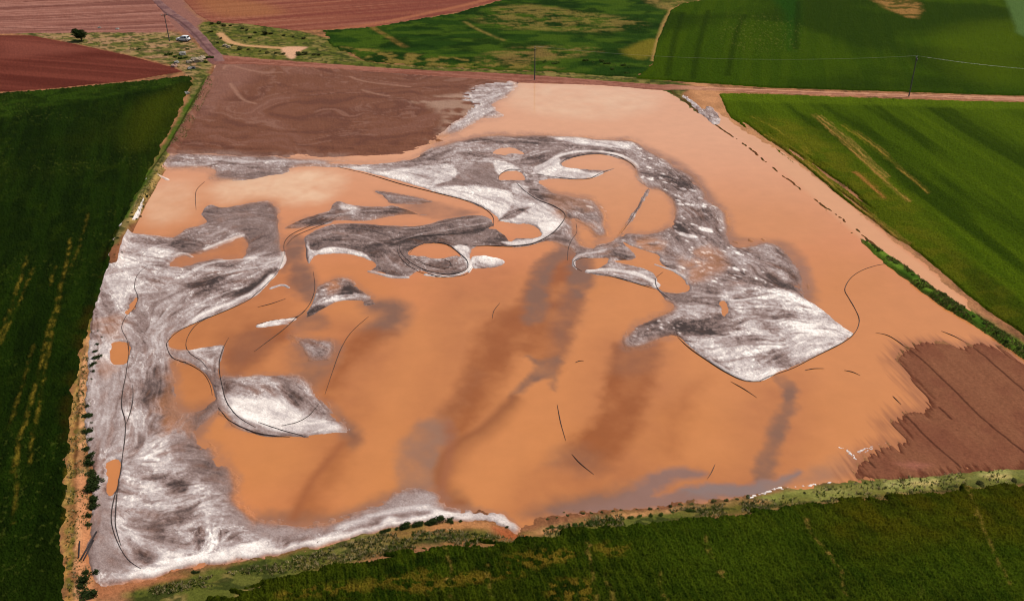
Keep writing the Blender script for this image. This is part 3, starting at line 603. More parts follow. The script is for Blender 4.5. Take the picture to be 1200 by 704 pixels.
# ------------------------------------------------------------------ ground colours
def const(c): return np.broadcast_to(np.asarray(c, np.float32), X.shape + (3,)).copy()
def paint(a, c, amt, pts, feather=.8, warp=.4, fine=.3, brk=None, smooth=True):
    w, m = region(pts, feather, warp, fine, smooth=smooth)
    m = m * amt
    if brk is not None: m = m * brk[w]
    a[w] = a[w] + (c - a[w]) * m[..., None]
def pline(a, c, amt, pts, width=.6, feather=.5, warp=.15, fine=.2, brk=None):
    w, m = stroke(pts, width, feather, warp, fine); m = m * amt
    if brk is not None: m = m * brk[w]
    a[w] = a[w] + (c - a[w]) * m[..., None]
BRK = sst(.4, .6, fbm(X / .9, Y / 1.4, 71, 3)); BRK2 = sst(.38, .62, fbm(X / 3, Y / 3, 72, 3)); BRK4 = .35 + .65 * sst(.4, .6, vn(X / .35, Y / .6, 78))
BRK5 = sst(.46, .58, fbm(X / .7, Y / .45, 178, 3))
BRK3 = sst(.42, .55, fbm(X / 1.8, Y / 1.2, 73, 3))

TAN, PALE, DRY, OLIVE, GRN, DKG = lin(172, 118, 78), lin(206, 158, 120), lin(150, 132, 72), lin(92, 92, 34), lin(52, 78, 18), lin(26, 44, 10)
soil = const(lin(146, 100, 68)); soil = cmix(soil, const(lin(104, 74, 48)), sst(.35, .7, N2)); soil = cmix(soil, const(TAN), BRK * .5)
# shore strip gets a damp tint
soil = cmix(soil, const(lin(120, 72, 48)), sst(2.0, .0, sdL) * .6 * (PX < 800))
soil = cmix(soil, const(lin(188, 134, 92)), full([(830, 100), (1130, 350), (1150, 395), (990, 290), (840, 160)], feather=2.) * (.7 + .3 * BRK2))
paint(soil, lin(136, 92, 82), .9, [(150, -36), (168, -4), (180, 16), (200, 36), (222, 44), (262, 70), (262, 62), (240, 30), (222, 10), (214, -10), (200, -36)], 2, 1, 1)
# far hedge land: scrubby grass
def scrub(pts, base=None, f=.8):
    m = full(pts, feather=f, warp=.6, fine=.4)
    c = const(OLIVE if base is None else base)
    c = cmix(c, const(lin(140, 120, 70)), BRK2 * .7); c = cmix(c, const(lin(84, 90, 34)), sst(.47, .62, fbm(X / 3.5, Y / 2.2, 74, 4)) * .85); c = cmix(c, const(lin(48, 56, 22)), sst(.5, .62, fbm(X / 1.3, Y / .9, 75, 3)) * .8)
    return m, c
for pts, base in (([(25, 40), (100, 38), (190, 38), (215, 45), (238, 60), (250, 72), (240, 88), (222, 92), (205, 80), (150, 66), (90, 53), (40, 44)], lin(158, 122, 88)),
                  ([(238, 28), (300, 30), (350, 38), (400, 52), (420, 72), (500, 80), (640, 86), (740, 91), (800, 100), (800, 104), (600, 92), (420, 79), (330, 72), (255, 66), (240, 50)], None),
                  ([(768, 102), (780, 99), (796, 100), (812, 106), (800, 111), (806, 119), (822, 132), (816, 134), (800, 122), (784, 110)], lin(44, 62, 18)),
                  ([(250, 90), (232, 130), (212, 170), (192, 202), (172, 236), (152, 270), (140, 290), (125, 288), (145, 255), (165, 220), (185, 185), (205, 150), (222, 110), (230, 90)], lin(120, 104, 60)),
                  ([(150, 704), (125, 684), (200, 676), (330, 650), (430, 626), (520, 614), (600, 628), (700, 603), (840, 591), (1000, 563), (1204, 545), (1330, 530), (1330, 560), (1204, 572), (1000, 590), (860, 604), (640, 640), (500, 644), (330, 692), (240, 764), (120, 764)], lin(96, 88, 36)),
                  ([(1000, 275), (1060, 318), (1130, 358), (1210, 412), (1330, 500), (1330, 520), (1210, 428), (1130, 378), (1060, 328), (1000, 285)], lin(70, 92, 22))):
    m, c = scrub(pts, base); soil = cmix(soil, c, m)
pline(soil, lin(196, 148, 104), .9, [(258, 41), (268, 50), (285, 55), (310, 57), (335, 59), (350, 62)], 1.8, .8)
paint(soil, lin(206, 158, 124), .95, [(330, 58), (360, 57), (352, 62), (346, 70), (338, 70)], .7)
# bottom verge: bare soil shelves and pale grass
paint(soil, lin(176, 120, 74), .9, [(455, 628), (500, 618), (530, 613), (570, 614), (600, 628), (570, 626), (520, 626), (470, 634)], .5, brk=.4 + .6 * BRK2)
paint(soil, lin(186, 126, 78), .85, [(520, 640), (580, 634), (640, 622), (700, 606), (760, 599), (760, 602), (690, 612), (620, 632), (560, 643)], .5, brk=.4 + .6 * BRK2)
pline(soil, lin(186, 134, 88), .8, [(620, 628), (660, 617), (700, 609), (760, 601), (830, 594), (900, 588)], .5, .5, .3, .3, brk=.3 + .7 * BRK2)
paint(soil, lin(160, 84, 50), .8, [(575, 618), (604, 626), (620, 632), (590, 634)], .5)
paint(soil, lin(166, 106, 70), .9, [(118, 680), (160, 676), (215, 676), (200, 682), (150, 694), (120, 704), (108, 704)], .7)
paint(soil, lin(128, 128, 62), .95, [(890, 583), (930, 574), (1000, 566), (1100, 556), (1330, 536), (1330, 556), (1204, 566), (1100, 574), (1000, 585), (930, 592)], .7, brk=.45 + .55 * BRK2)
paint(soil, lin(166, 158, 98), .7, [(960, 574), (1000, 570), (1100, 560), (1330, 542), (1330, 550), (1204, 558), (1100, 566), (1000, 577)], .7, brk=.2 + .8 * BRK2)
paint(soil, lin(188, 164, 102), .8, [(1080, 565), (1204, 555), (1204, 560), (1080, 571)], .5, brk=BRK2)
# left farm track: dry grass, two wheel strips
tm = full([(118, 372), (108, 400), (103, 440), (100, 500), (104, 560), (104, 620), (100, 660), (112, 704), (112, 764), (70, 764), (76, 704), (72, 620), (76, 560), (80, 500), (86, 440), (98, 395), (110, 360)], feather=.5, fine=.2)
tc = const(lin(134, 92, 54)); tc = cmix(tc, const(lin(168, 126, 62)), BRK * .8); tc = cmix(tc, const(OLIVE), sst(.52, .62, fbm(X / 1.2, Y / 1.6, 76, 3)) * .8)
soil = cmix(soil, tc, tm)
pline(soil, lin(170, 132, 74), .9, [(104, 392), (95, 425), (87, 470), (83, 520), (81, 570), (78, 620), (76, 650)], .6, .4, brk=.3 + .7 * BRK)
pline(soil, lin(70, 42, 24), .75, [(100, 405), (95, 440), (91, 490), (90, 560), (89, 620), (89, 660), (88, 704)], .3, .3, brk=.4 + .6 * BRK3)
pline(soil, lin(206, 150, 104), .95, [(104, 395), (99, 430), (97, 470), (97, 520), (96, 560), (94, 600), (92, 650), (91, 764)], .55, .4, brk=.3 + .7 * BRK)
pline(soil, lin(196, 132, 90), .9, [(96, 560), (98, 600), (100, 625), (98, 660), (104, 704)], .9, .6)
# bank beside the upper left crop
pline(soil, lin(66, 88, 22), .95, [(240, 98), (219, 128), (199, 166), (179, 196), (159, 230), (145, 258)], 1.3, .6, brk=.5 + .5 * BRK2)
pline(soil, lin(72, 92, 24), .9, [(243, 98), (222, 128), (202, 166), (182, 196), (162, 230), (147, 260)], .6, .5, brk=.4 + .6 * BRK2)
pline(soil, lin(168, 138, 82), .9, [(250, 96), (230, 130), (210, 168), (190, 200), (172, 232), (154, 264)], .7, .5, brk=.3 + .7 * BRK2)
pline(soil, lin(60, 36, 20), .7, [(238, 104), (218, 136), (198, 172), (180, 200)], .3, .3)
soil = cmix(soil, cmix(const(lin(104, 66, 38)), const(lin(70, 56, 24)), BRK), np.clip(berm_m * 1.4, 0, 1) * (1 - RB))
soil = cmix(soil, cmix(const(lin(92, 118, 34)), const(lin(58, 84, 20)), BRK2), np.clip(RB * 1.3, 0, 1))
FARB = sst(.45, .6, fbm(X / 14, Y / 9, 79, 3))
sheet('ground', np.where(HGT > -.3, 1., 0.), HGT, soil, M_SOIL, thr=.5)

# ------------------------------------------------------------------ field sheets
CROPK = np.array([.8, .72, .42], np.float32)
def fieldsheet(name, pts, colour, mat, lift=.3, jit=.12, feather=.35, fine=.25, smooth=False, dip=.25, rag=0., ragn=None):
    if name == 'crop_field': colour = colour * CROPK
    if name == 'meadow_field': colour = colour * np.array([.85, .75, .6], np.float32)
    if name == 'mud_flat': colour = colour * np.array([.86, .83, .82], np.float32)
    if name == 'ploughed_field': colour = colour * np.array([.8, .8, .85], np.float32)
    if rag:
        m = np.zeros(X.shape, np.float32); w, sd = region(pts, feather, 0, fine, smooth, sd_only=True, margin=rag + 1); m[w] = sst(-feather, feather, sd + rag * (ragn[w] - .5))
    else: m = full(pts, feather=feather, fine=fine, smooth=smooth)
    z = HGT + np.where(HGT < 0, -HGT * .0, 0) + (m - .5) * 2 * dip + np.where(m > .5, (lift - dip) * (m - .5) * 2, 0) + (NF - .5) * jit * m + (N3 - .5) * jit * m
    z = np.where(m < .02, HGT - dip, z)
    return sheet(name, m, z.astype(np.float32), colour, mat, thr=.25)
def stripes(a, b, lp, la, s):
    d = np.array(gp(b)) - np.array(gp(a)); d /= np.hypot(*d); return along(d, la, lp, s)

# crop on the left, dark
c = const(lin(23, 40, 9)); st = stripes((60, 350), (20, 560), .9, 14, 81)
c = cmix(c, const(lin(44, 62, 14)), sst(.45, .7, fbm(X / 2., Y / 2.5, 188, 5, .65)) * .5); c = cmix(c, const(lin(14, 26, 5)), sst(.5, .75, fbm(X / 1., Y / 1.3, 189, 4, .65)) * .5)
c = cmix(c, const(lin(32, 54, 11)), sst(.35, .7, st) * .6); c = cmix(c, const(lin(17, 32, 6)), sst(.45, .75, stripes((60, 350), (20, 560), 3, 20, 82)) * .5)
c = cmix(c, const(lin(62, 74, 18)), sst(.5, .75, N40) * .3); paint(c, lin(70, 80, 14), .6, [(160, 130), (200, 110), (215, 105), (195, 150), (165, 180), (150, 170)], 5)
paint(c, lin(52, 78, 22), .7, [(0, 116), (100, 105), (210, 94), (215, 100), (120, 118), (50, 130), (0, 142)], 2, brk=.3 + .7 * BRK2)
paint(c, lin(60, 40, 16), .5, [(140, 270), (128, 310), (115, 350), (104, 385), (88, 440), (80, 520), (72, 520), (85, 420), (105, 360), (125, 300)], 1.2, brk=BRK2)
for ln, wd, am in (([(34, 305), (24, 335), (10, 375), (-10, 420)], .8, .8), ([(40, 318), (30, 345), (18, 370), (0, 410)], .5, .6), ([(84, 285), (78, 315), (70, 350), (58, 395), (47, 440), (36, 485), (26, 520), (18, 560)], .8, .85),
                   ([(72, 350), (64, 390), (54, 440), (46, 490), (40, 530), (38, 550)], .5, .8), ([(60, 340), (64, 325), (66, 318)], .5, .7), ([(42, 408), (30, 450), (20, 480), (10, 510)], .5, .5), ([(104, 255), (95, 290), (82, 325)], .7, .4), ([(24, 530), (20, 580), (16, 620)], .5, .5), ([(85, 520), (80, 560), (76, 640)], .5, .5)):
    pline(c, lin(132, 116, 50), am, ln, wd * .35, .35, .25, .25, brk=.05 + .95 * BRK * BRK4)
fl = sst(.8, .86, vn(X / .4, Y / .5, 84)); c = cmix(c, const(lin(90, 104, 50)), fl * .3 * sst(.5, .6, N1))
CROP_L = [(-130, 122), (0, 112), (60, 108), (150, 99), (222, 92), (226, 99), (206, 140), (182, 187), (152, 245), (136, 280), (120, 335), (106, 378), (94, 415), (82, 480), (77, 540), (72, 610), (76, 690), (72, 764), (-130, 764)]
fieldsheet('crop_field', CROP_L, c, M_CROP, .4, .2, rag=1.6, ragn=fbm(X / 1.5, Y / 2.5, 143, 4))
# crop along the bottom
c = const(lin(36, 60, 10)); st = stripes((600, 660), (1100, 610), 1.1, 9, 85)
c = cmix(c, const(lin(52, 76, 16)), sst(.42, .65, st) * .8); c = cmix(c, const(lin(20, 37, 7)), sst(.5, .7, N1) * .8)
c = cmix(c, const(lin(66, 76, 16)), sst(.42, .62, N40) * .7); c = cmix(c, const(lin(64, 84, 20)), sst(.45, .7, fbm(X / 2.5, Y / 1.6, 185, 5, .65)) * .55); c = cmix(c, const(lin(18, 32, 6)), sst(.5, .75, fbm(X / 1.2, Y / .9, 186, 4, .65)) * .6)
DR = stripes((950, 620), (1010, 700), .26, 5, 187); c = cmix(c, const(lin(76, 94, 24)), sst(.5, .7, DR) * .35); c = cmix(c, const(lin(16, 30, 6)), sst(.5, .3, DR) * .35)
paint(c, lin(92, 92, 20), .75, [(1000, 605), (1060, 595), (1130, 590), (1204, 590), (1204, 640), (1120, 630), (1040, 640), (1000, 640)], 5, 2, 1, brk=.4 + .6 * BRK2)
paint(c, lin(66, 92, 22), .55, [(760, 630), (900, 620), (960, 650), (900, 690), (780, 680)], 6, 2, 1)
paint(c, lin(64, 92, 20), .5, [(1040, 660), (1204, 640), (1204, 704), (1060, 704)], 6, 2, 1)
for p in ([(470, 690), (560, 676), (660, 655), (662, 662), (570, 686), (480, 700)], [(330, 700), (420, 690), (500, 676), (500, 682), (420, 698), (340, 710)], [(600, 655), (660, 652), (660, 660), (600, 664)], [(700, 646), (735, 648), (730, 656), (702, 655)], [(640, 690), (690, 685), (690, 712), (650, 712)]):
    paint(c, lin(140, 124, 56), .5, p, .8, .5, .5, brk=BRK5)
for p in ([(521, 643), (526, 662), (529, 680), (530, 706)], [(685, 640), (690, 660), (696, 690), (702, 720)], [(944, 616), (952, 634), (966, 652), (980, 672), (990, 704)], [(1128, 572), (1136, 592), (1148, 620), (1160, 650), (1180, 690)], [(772, 680), (780, 720)], [(826, 636), (834, 660)], [(572, 670), (576, 704)], [(710, 680), (720, 712)]):
    pline(c, lin(150, 138, 82), .5, p, .14, .3, .15, .3, brk=.1 + .9 * BRK5)
for (fx, fy, r) in ((530, 683, 4), (691, 661, 5), (689, 646, 3), (948, 620, 3), (971, 655, 5), (845, 675, 4), (1136, 578, 4), (1136, 612, 4)):
    paint(c, lin(166, 146, 96), .8, [(fx - r * .6, fy), (fx, fy - r * .6), (fx + r * .5, fy), (fx, fy + r * .8)], .3, .5, .6, brk=BRK5)
CROP_B = [(190, 764), (245, 708), (330, 684), (430, 659), (520, 646), (600, 639), (690, 622), (860, 604), (1000, 590), (1130, 577), (1204, 570), (1330, 556), (1330, 764)]
c = cmix(c, const(lin(90, 104, 50)), fl * .25 * sst(.5, .6, N1))
fieldsheet('crop_field', CROP_B, c * np.array([1.08, .95, .9], np.float32), M_CROP, .4, .26, rag=3., ragn=fbm(X / 2.2, Y / 1., 141, 4))
# crop on the right slope
c = const(lin(66, 90, 12)); st = stripes((1000, 200), (1150, 330), 2.2, 30, 86)
c = cmix(c, const(lin(84, 108, 18)), sst(.4, .68, st) * .5); c = cmix(c, const(lin(32, 54, 6)), sst(.45, .72, stripes((1000, 200), (1150, 330), 4.5, 40, 87)) * .65)
paint(c, lin(106, 106, 30), .6, [(870, 150), (900, 140), (960, 160), (1060, 240), (1120, 300), (1204, 380), (1204, 410), (1100, 322), (1000, 245), (930, 190)], 4, 1, 1, brk=.4 + .6 * BRK2)
paint(c, lin(96, 122, 26), .5, [(850, 112), (1200, 122), (1204, 132), (1000, 126), (860, 122)], 1.5)
for p, wd, cc in (([(951, 138), (968, 152), (990, 172), (1015, 196), (1042, 222), (1062, 240)], 1.6, lin(176, 138, 88)), ([(958, 140), (985, 160), (1010, 184), (1038, 212)], .8, lin(196, 158, 106)), ([(1000, 158), (1030, 180), (1058, 206), (1086, 230)], .9, lin(160, 132, 74)),
                  ([(870, 151), (900, 168), (935, 188), (970, 214), (1010, 248), (1040, 272), (1065, 288)], 1.2, lin(176, 140, 84)), ([(895, 160), (930, 180), (965, 206)], .7, lin(150, 128, 60)), ([(1000, 206), (1020, 222), (1034, 236)], 1.8, lin(168, 118, 74)), ([(880, 140), (900, 150), (925, 166), (950, 186)], .6, lin(140, 128, 50)), ([(985, 150), (1010, 168), (1040, 192)], .5, lin(140, 128, 50))):
    for off, k in ((0, .85), (3, .4)):
        pline(c, cc, k, [(q[0] + off, q[1] - off * .35) for q in p], (.34 - .05 * off) * wd, .45, .35, .35, brk=.25 + .75 * sst(.4, .6, stripes((1000, 200), (1150, 330), .5, 7, 120 + off)))
CROP_R = [(842, 112), (900, 113), (1060, 119), (1204, 123), (1330, 127), (1330, 490), (1210, 403), (1150, 360), (1085, 304), (1042, 270), (985, 221), (930, 184), (878, 152), (852, 132)]
RAGR = stripes((930, 184), (1042, 270), .8, 14, 140)
fieldsheet('crop_field', CROP_R, c, M_CROP, .3, .12, rag=9., ragn=.5 + (RAGR - .5) * sst(1090, 960, PX) * sst(126, 150, PY))
# crop at the top right
c = const(lin(54, 80, 6)); st = stripes((900, 100), (910, 20), 2.4, 40, 88)
c = cmix(c, const(lin(66, 90, 8)), sst(.38, .68, st) * .5); c = cmix(c, const(lin(34, 56, 6)), sst(.5, .7, N40) * .7)
paint(c, lin(78, 100, 10), .6, [(1100, 40), (1204, 30), (1204, 100), (1120, 90)], 9)
paint(c, lin(28, 74, 16), .7, [(905, 0), (935, 0), (930, 55), (922, 60), (918, 20)], 3)
for p in ([(872, 20), (862, 45), (852, 92)], [(800, 18), (790, 50), (782, 92)], [(935, 5), (932, 60)], [(830, 15), (818, 60), (812, 95)]):
    pline(c, lin(28, 48, 4), .55, p, 1.2, 1.)
paint(c, lin(168, 128, 92), .85, [(1010, -5), (1060, -5), (1078, 10), (1072, 24), (1050, 18), (1032, 8)], 2, 1, 1, brk=.2 + .8 * BRK2)
paint(c, lin(86, 118, 78), .9, [(1174, -10), (1182, 14), (1190, 34), (1204, 48), (1330, 90), (1330, -36), (1180, -36)], 1.2, 0, .3)
paint(c, lin(120, 122, 70), .4, [(850, 20), (935, 30), (930, 60), (850, 60)], 8, 0, 0, brk=fl)
CROP_TR = [(786, 14), (800, 6), (832, 1), (850, -4), (900, -36), (1330, -36), (1330, 119), (1204, 115), (1060, 110), (900, 105), (745, 94), (764, 78), (770, 50)]
fieldsheet('crop_field', CROP_TR, c, M_CROP, .3, .12)
# grass meadow at the top middle
c = const(lin(38, 68, 18)); c = cmix(c, const(lin(64, 92, 24)), sst(.4, .65, fbm(X / 9, Y / 5, 89))); c = cmix(c, const(lin(22, 48, 12)), sst(.5, .7, fbm(X / 7, Y / 5, 90)) * .8)
TB = sst(.38, .62, fbm(X / 5, Y / 3., 91, 6, .7))
paint(c, lin(146, 130, 74), .6, [(555, 24), (580, 12), (620, 8), (680, 16), (745, 26), (748, 34), (700, 40), (640, 38), (590, 36), (570, 30)], 3, 2, 1, brk=TB)
paint(c, lin(150, 126, 78), .6, [(560, 70), (610, 58), (690, 58), (705, 64), (660, 72), (610, 78), (570, 80)], 2, 1, 1, brk=TB)
paint(c, lin(122, 116, 40), .85, [(735, 58), (770, 48), (772, 64), (750, 72), (735, 68)], 2, 1, 1)
paint(c, lin(140, 124, 66), .8, [(380, 58), (430, 60), (520, 70), (640, 80), (640, 84), (500, 80), (420, 74)], 1.5, 1, 1, brk=BRK2)
paint(c, lin(150, 130, 80), .7, [(745, -10), (790, -10), (832, 0), (800, 8), (786, 16), (760, 6)], 2, 1, .5, brk=.3 + .7 * BRK2)
paint(c, lin(120, 118, 70), .4, [(740, -36), (900, -36), (850, -4), (790, -6)], 3)
pline(c, lin(140, 112, 62), .7, [(433, 32), (442, 38), (462, 50), (475, 58)], 1.6, 1., brk=.4 + .6 * BRK2)
pline(c, lin(140, 126, 70), .7, [(545, 28), (562, 38), (590, 50)], .9, 1., brk=.4 + .6 * BRK2)
pline(c, lin(178, 150, 96), .7, [(788, 12), (778, 28), (770, 52), (765, 74)], .8, .8)
MEADOW = [(380, 38), (440, 33), (540, 16), (600, -2), (700, -36), (900, -36), (850, -3), (832, 1), (800, 6), (787, 14), (772, 48), (765, 78), (746, 93), (640, 86), (500, 80), (430, 74), (390, 56)]
fieldsheet('meadow_field', MEADOW, c, M_CROP, .2, .12, rag=3., ragn=fbm(X / 3, Y / 2, 142, 5))
# red ploughed fields of the far side
def plough(c0, c1, c2, a, b, s):
    c = const(c0); c = cmix(c, const(c1), sst(.4, .65, stripes(a, b, 1.6, 40, s)) * .8); return cmix(c, const(c2), sst(.45, .68, stripes(a, b, 4, 60, s + 1)) * .8)
c = plough(lin(108, 52, 38), lin(124, 62, 46), lin(94, 42, 30), (0, 70), (180, 84), 92)
paint(c, lin(144, 80, 62), .6, [(0, 48), (80, 54), (100, 62), (20, 70), (0, 68)], 6)
RED = [(-130, 44), (0, 43), (40, 44), (90, 54), (150, 67), (203, 81), (214, 86), (150, 97), (60, 106), (0, 110), (-130, 118)]
fieldsheet('ploughed_field', RED, c, M_PLOUGH, .12, .08, dip=.1)
c = plough(lin(146, 84, 62), lin(164, 104, 78), lin(128, 66, 52), (300, 20), (520, 4), 94)
paint(c, lin(168, 110, 66), .6, [(235, 2), (300, 4), (330, 18), (270, 22), (240, 14)], 5)
pline(c, lin(174, 108, 74), .8, [(400, 36), (440, 30), (500, 18), (550, 7), (600, -6)], 2.5, 1.2)
ORANGE = [(200, -36), (214, 0), (230, 18), (248, 28), (290, 30), (350, 38), (440, 33), (540, 15), (598, -2), (700, -36)]
fieldsheet('ploughed_field', ORANGE, c, M_PLOUGH, .12, .08, dip=.1)
c = plough(lin(136, 88, 74), lin(160, 112, 96), lin(112, 68, 58), (0, 20), (180, 14), 96)
for p in ([(-10, 14), (80, 8), (170, 0)], [(-10, 26), (100, 21), (190, 14)], [(-10, 34), (60, 36), (180, 30)], [(30, 4), (150, -3)]):
    pline(c, lin(96, 52, 42), .7, p, .9, .9)
PINK = [(-130, -36), (168, -36), (178, 0), (196, 22), (206, 36), (190, 40), (100, 40), (30, 41), (-130, 42)]
fieldsheet('stubble_field', PINK, c, M_PLOUGH, .12, .08, dip=.1)
# drying mud at the upper left of the basin
c = const(lin(122, 78, 57)); WZ1 = fbm(X / 25, Y / 25, 97); WZ2 = fbm(X / 25, Y / 25, 98)
SWL = fbm((X + 50 * WZ1) / 11, (Y + 60 * WZ2) / 5, 99, 5, .6)
c = cmix(c, const(lin(136, 94, 78)), sst(.5, .68, SWL) * .45); c = cmix(c, const(lin(98, 60, 48)), sst(.5, .3, SWL) * .6)
c = cmix(c, const(lin(150, 110, 92)), sst(.62, .75, fbm((X + 50 * WZ1) / 6, (Y + 60 * WZ2) / 1.6, 100, 4)) * .5)
paint(c, lin(152, 108, 92), .5, [(250, 72), (290, 74), (300, 90), (260, 120), (235, 140), (240, 100)], 4)
paint(c, lin(172, 140, 118), .8, [(480, 120), (530, 113), (560, 103), (605, 94), (600, 100), (570, 124), (540, 145), (510, 166), (500, 172), (515, 155), (520, 140), (500, 126)], 2, 1, 1, brk=BRK2)
paint(c, lin(150, 120, 106), .7, [(200, 188), (210, 178), (260, 178), (330, 181), (400, 182), (400, 188), (300, 188)], 1.2, .6, .4, brk=.3 + .7 * BRK2)
for p in ([(262, 82), (268, 78), (300, 86), (330, 87)], [(425, 108), (440, 112), (455, 115)], [(410, 92), (430, 98), (480, 104)], [(270, 100), (284, 118), (300, 124)]):
    pline(c, lin(170, 128, 106), .6, p, .6, .6)
fieldsheet('mud_flat', MUD_TL, c, M_MUD, .04, .05, feather=1., fine=.4, dip=.08)
# bare ploughed corner at the lower right
c = const(lin(126, 80, 56)); c = cmix(c, const(lin(138, 90, 64)), sst(.4, .7, furn) * .35); c = cmix(c, const(lin(114, 66, 48)), sst(.45, .75, along(FUR, 6, 3., 101)) * .5); c = cmix(c, const(lin(110, 64, 48)), sst(.5, .7, N2) * .3)
c = cmix(c, const(lin(82, 40, 26)), sst(.9, -.1, sdR) * .6)
fur_h = (along(FUR, 20, .22, 102, 2) - .5)
m = full(MUD_R, feather=1.2, fine=.3, smooth=False)
z = HGT + (m - .4) * .06 + fur_h * .02 * m
for p in ([(1060, 405), (1080, 422), (1115, 455), (1150, 490), (1200, 531), (1260, 580)], [(1130, 400), (1150, 415), (1200, 458), (1260, 505)], [(1062, 488), (1085, 512), (1105, 530), (1125, 548)], [(1005, 528), (1025, 548)], [(1100, 478), (1115, 492)]):
    pline(c, lin(60, 32, 22), .85, p, .16, .2, .1, .08)
    w, mm = stroke(p, .2, .3); z[w] -= mm * .02
paint(c, lin(156, 98, 80), .7, [(1040, 548), (1060, 543), (1090, 545), (1060, 552)], .8, brk=BRK2)
m = np.where(sdR > -1.5, m, 0)
sheet('ploughed_field', m, z.astype(np.float32), c, M_PLOUGH, thr=.25)
# dirt road along the far side and the track that joins it
c = const(lin(128, 78, 62)); c = cmix(c, const(lin(150, 98, 80)), sst(.4, .6, stripes((500, 86), (900, 107), .7, 25, 103)))
xm = sst(760, 830, PX); c = cmix(c, const(lin(192, 140, 108)), xm * .85); c = cmix(c, const(lin(126, 74, 58)), sst(.5, .6, stripes((800, 104), (1100, 116), .8, 40, 104)) * xm * .7)
c = cmix(c, const(lin(104, 78, 80)), sst(270, 240, PX) * .6)
def band(pts, wl): return full(pts, feather=.5, fine=.3, smooth=True)
road = band([(246, 66), (300, 70), (400, 77), (500, 83.5), (600, 88.5), (700, 95), (800, 102), (900, 107), (1000, 110.5), (1204, 116), (1330, 120), (1330, 125), (1204, 121), (1000, 114.5), (900, 111), (800, 107), (760, 105), (700, 100), (600, 97), (500, 91), (400, 84), (300, 78), (250, 76)], 1)
z = HGT + (road - .5) * .16
sheet('dirt_road', road, np.where(road > .02, np.maximum(z, (road - .5) * .3), HGT - .2).astype(np.float32), c, M_SOIL, thr=.25)
c2 = const(lin(112, 80, 78)); c2 = cmix(c2, const(lin(140, 104, 96)), BRK2 * .7)
pline(c2, lin(80, 52, 50), .7, [(172, -4), (190, 14), (212, 28), (226, 40), (240, 56), (250, 66)], .5, .4)
trk = np.zeros(X.shape, np.float32); w, m = stroke([(150, -36), (178, -2), (196, 14), (214, 27), (230, 41), (244, 57), (258, 72)], 3.2, .8, .2, .3); trk[w] = m
sheet('dirt_track', trk, (HGT + (trk - .5) * .2).astype(np.float32), c2, M_SOIL, thr=.25)

# ------------------------------------------------------------------ water and froth
wm = np.where(sdL < 1.8, 1., 0.).astype(np.float32)
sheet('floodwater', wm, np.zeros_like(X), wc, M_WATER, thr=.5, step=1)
fz = np.maximum(HGT, 0) * .9 + (foam_mask - .5) * .30 + np.where(foam_mask > .5, STK * .012 + (tt - .5) * .05, 0)
fz = np.where(sdL > 2.2, -.5, fz)
# taper on the land side
sheet('foam', np.where(sdL > 2.2, 0, foam_mask), np.clip(fz, -.3, .6).astype(np.float32), foam_col, M_FOAM, thr=.3, kind='stuff', label='pale and grey foam drifts in streaks on orange floodwater', cat='foam')

# ------------------------------------------------------------------ far terrain to the horizon
m, nt, b = new_mat('far_fields')
geo = nt.nodes.new('ShaderNodeNewGeometry'); vo = nt.nodes.new('ShaderNodeTexVoronoi'); vo.inputs['Scale'].default_value = .004
nt.links.new(geo.outputs['Position'], vo.inputs['Vector'])
cr = nt.nodes.new('ShaderNodeValToRGB'); cr.color_ramp.interpolation = 'CONSTANT'
cr.color_ramp.elements[0].color = (.035, .06, .008, 1); cr.color_ramp.elements[1].position = .45; cr.color_ramp.elements[1].color = (.2, .07, .04, 1)
e = cr.color_ramp.elements.new(.7); e.color = (.05, .09, .012, 1)
nt.links.new(vo.outputs['Color'], cr.inputs[0]); nt.links.new(cr.outputs[0], b.inputs['Base Color']); b.inputs['Roughness'].default_value = .95
me = bpy.data.meshes.new('terrain'); S = 8000
me.from_pydata([(-S, -S, -.85), (S, -S, -.85), (S, S, -.85), (-S, S, -.85)], [], [(0, 1, 2, 3)]); me.materials.append(m)
tag(COL.objects.link(bpy.data.objects.new('terrain', me)) or bpy.data.objects['terrain'], kind='structure')

def hz(px, py):
    i = int(min(max(round(py - PY0), 0), NY - 1)); j = int(min(max(round(px - PX0), 0), NX - 1)); return float(HGT[i, j])
def at(px, py, dz=0.):
    x, y = gp((px, py)); return Vector((x, y, max(hz(px, py), 0) + dz))

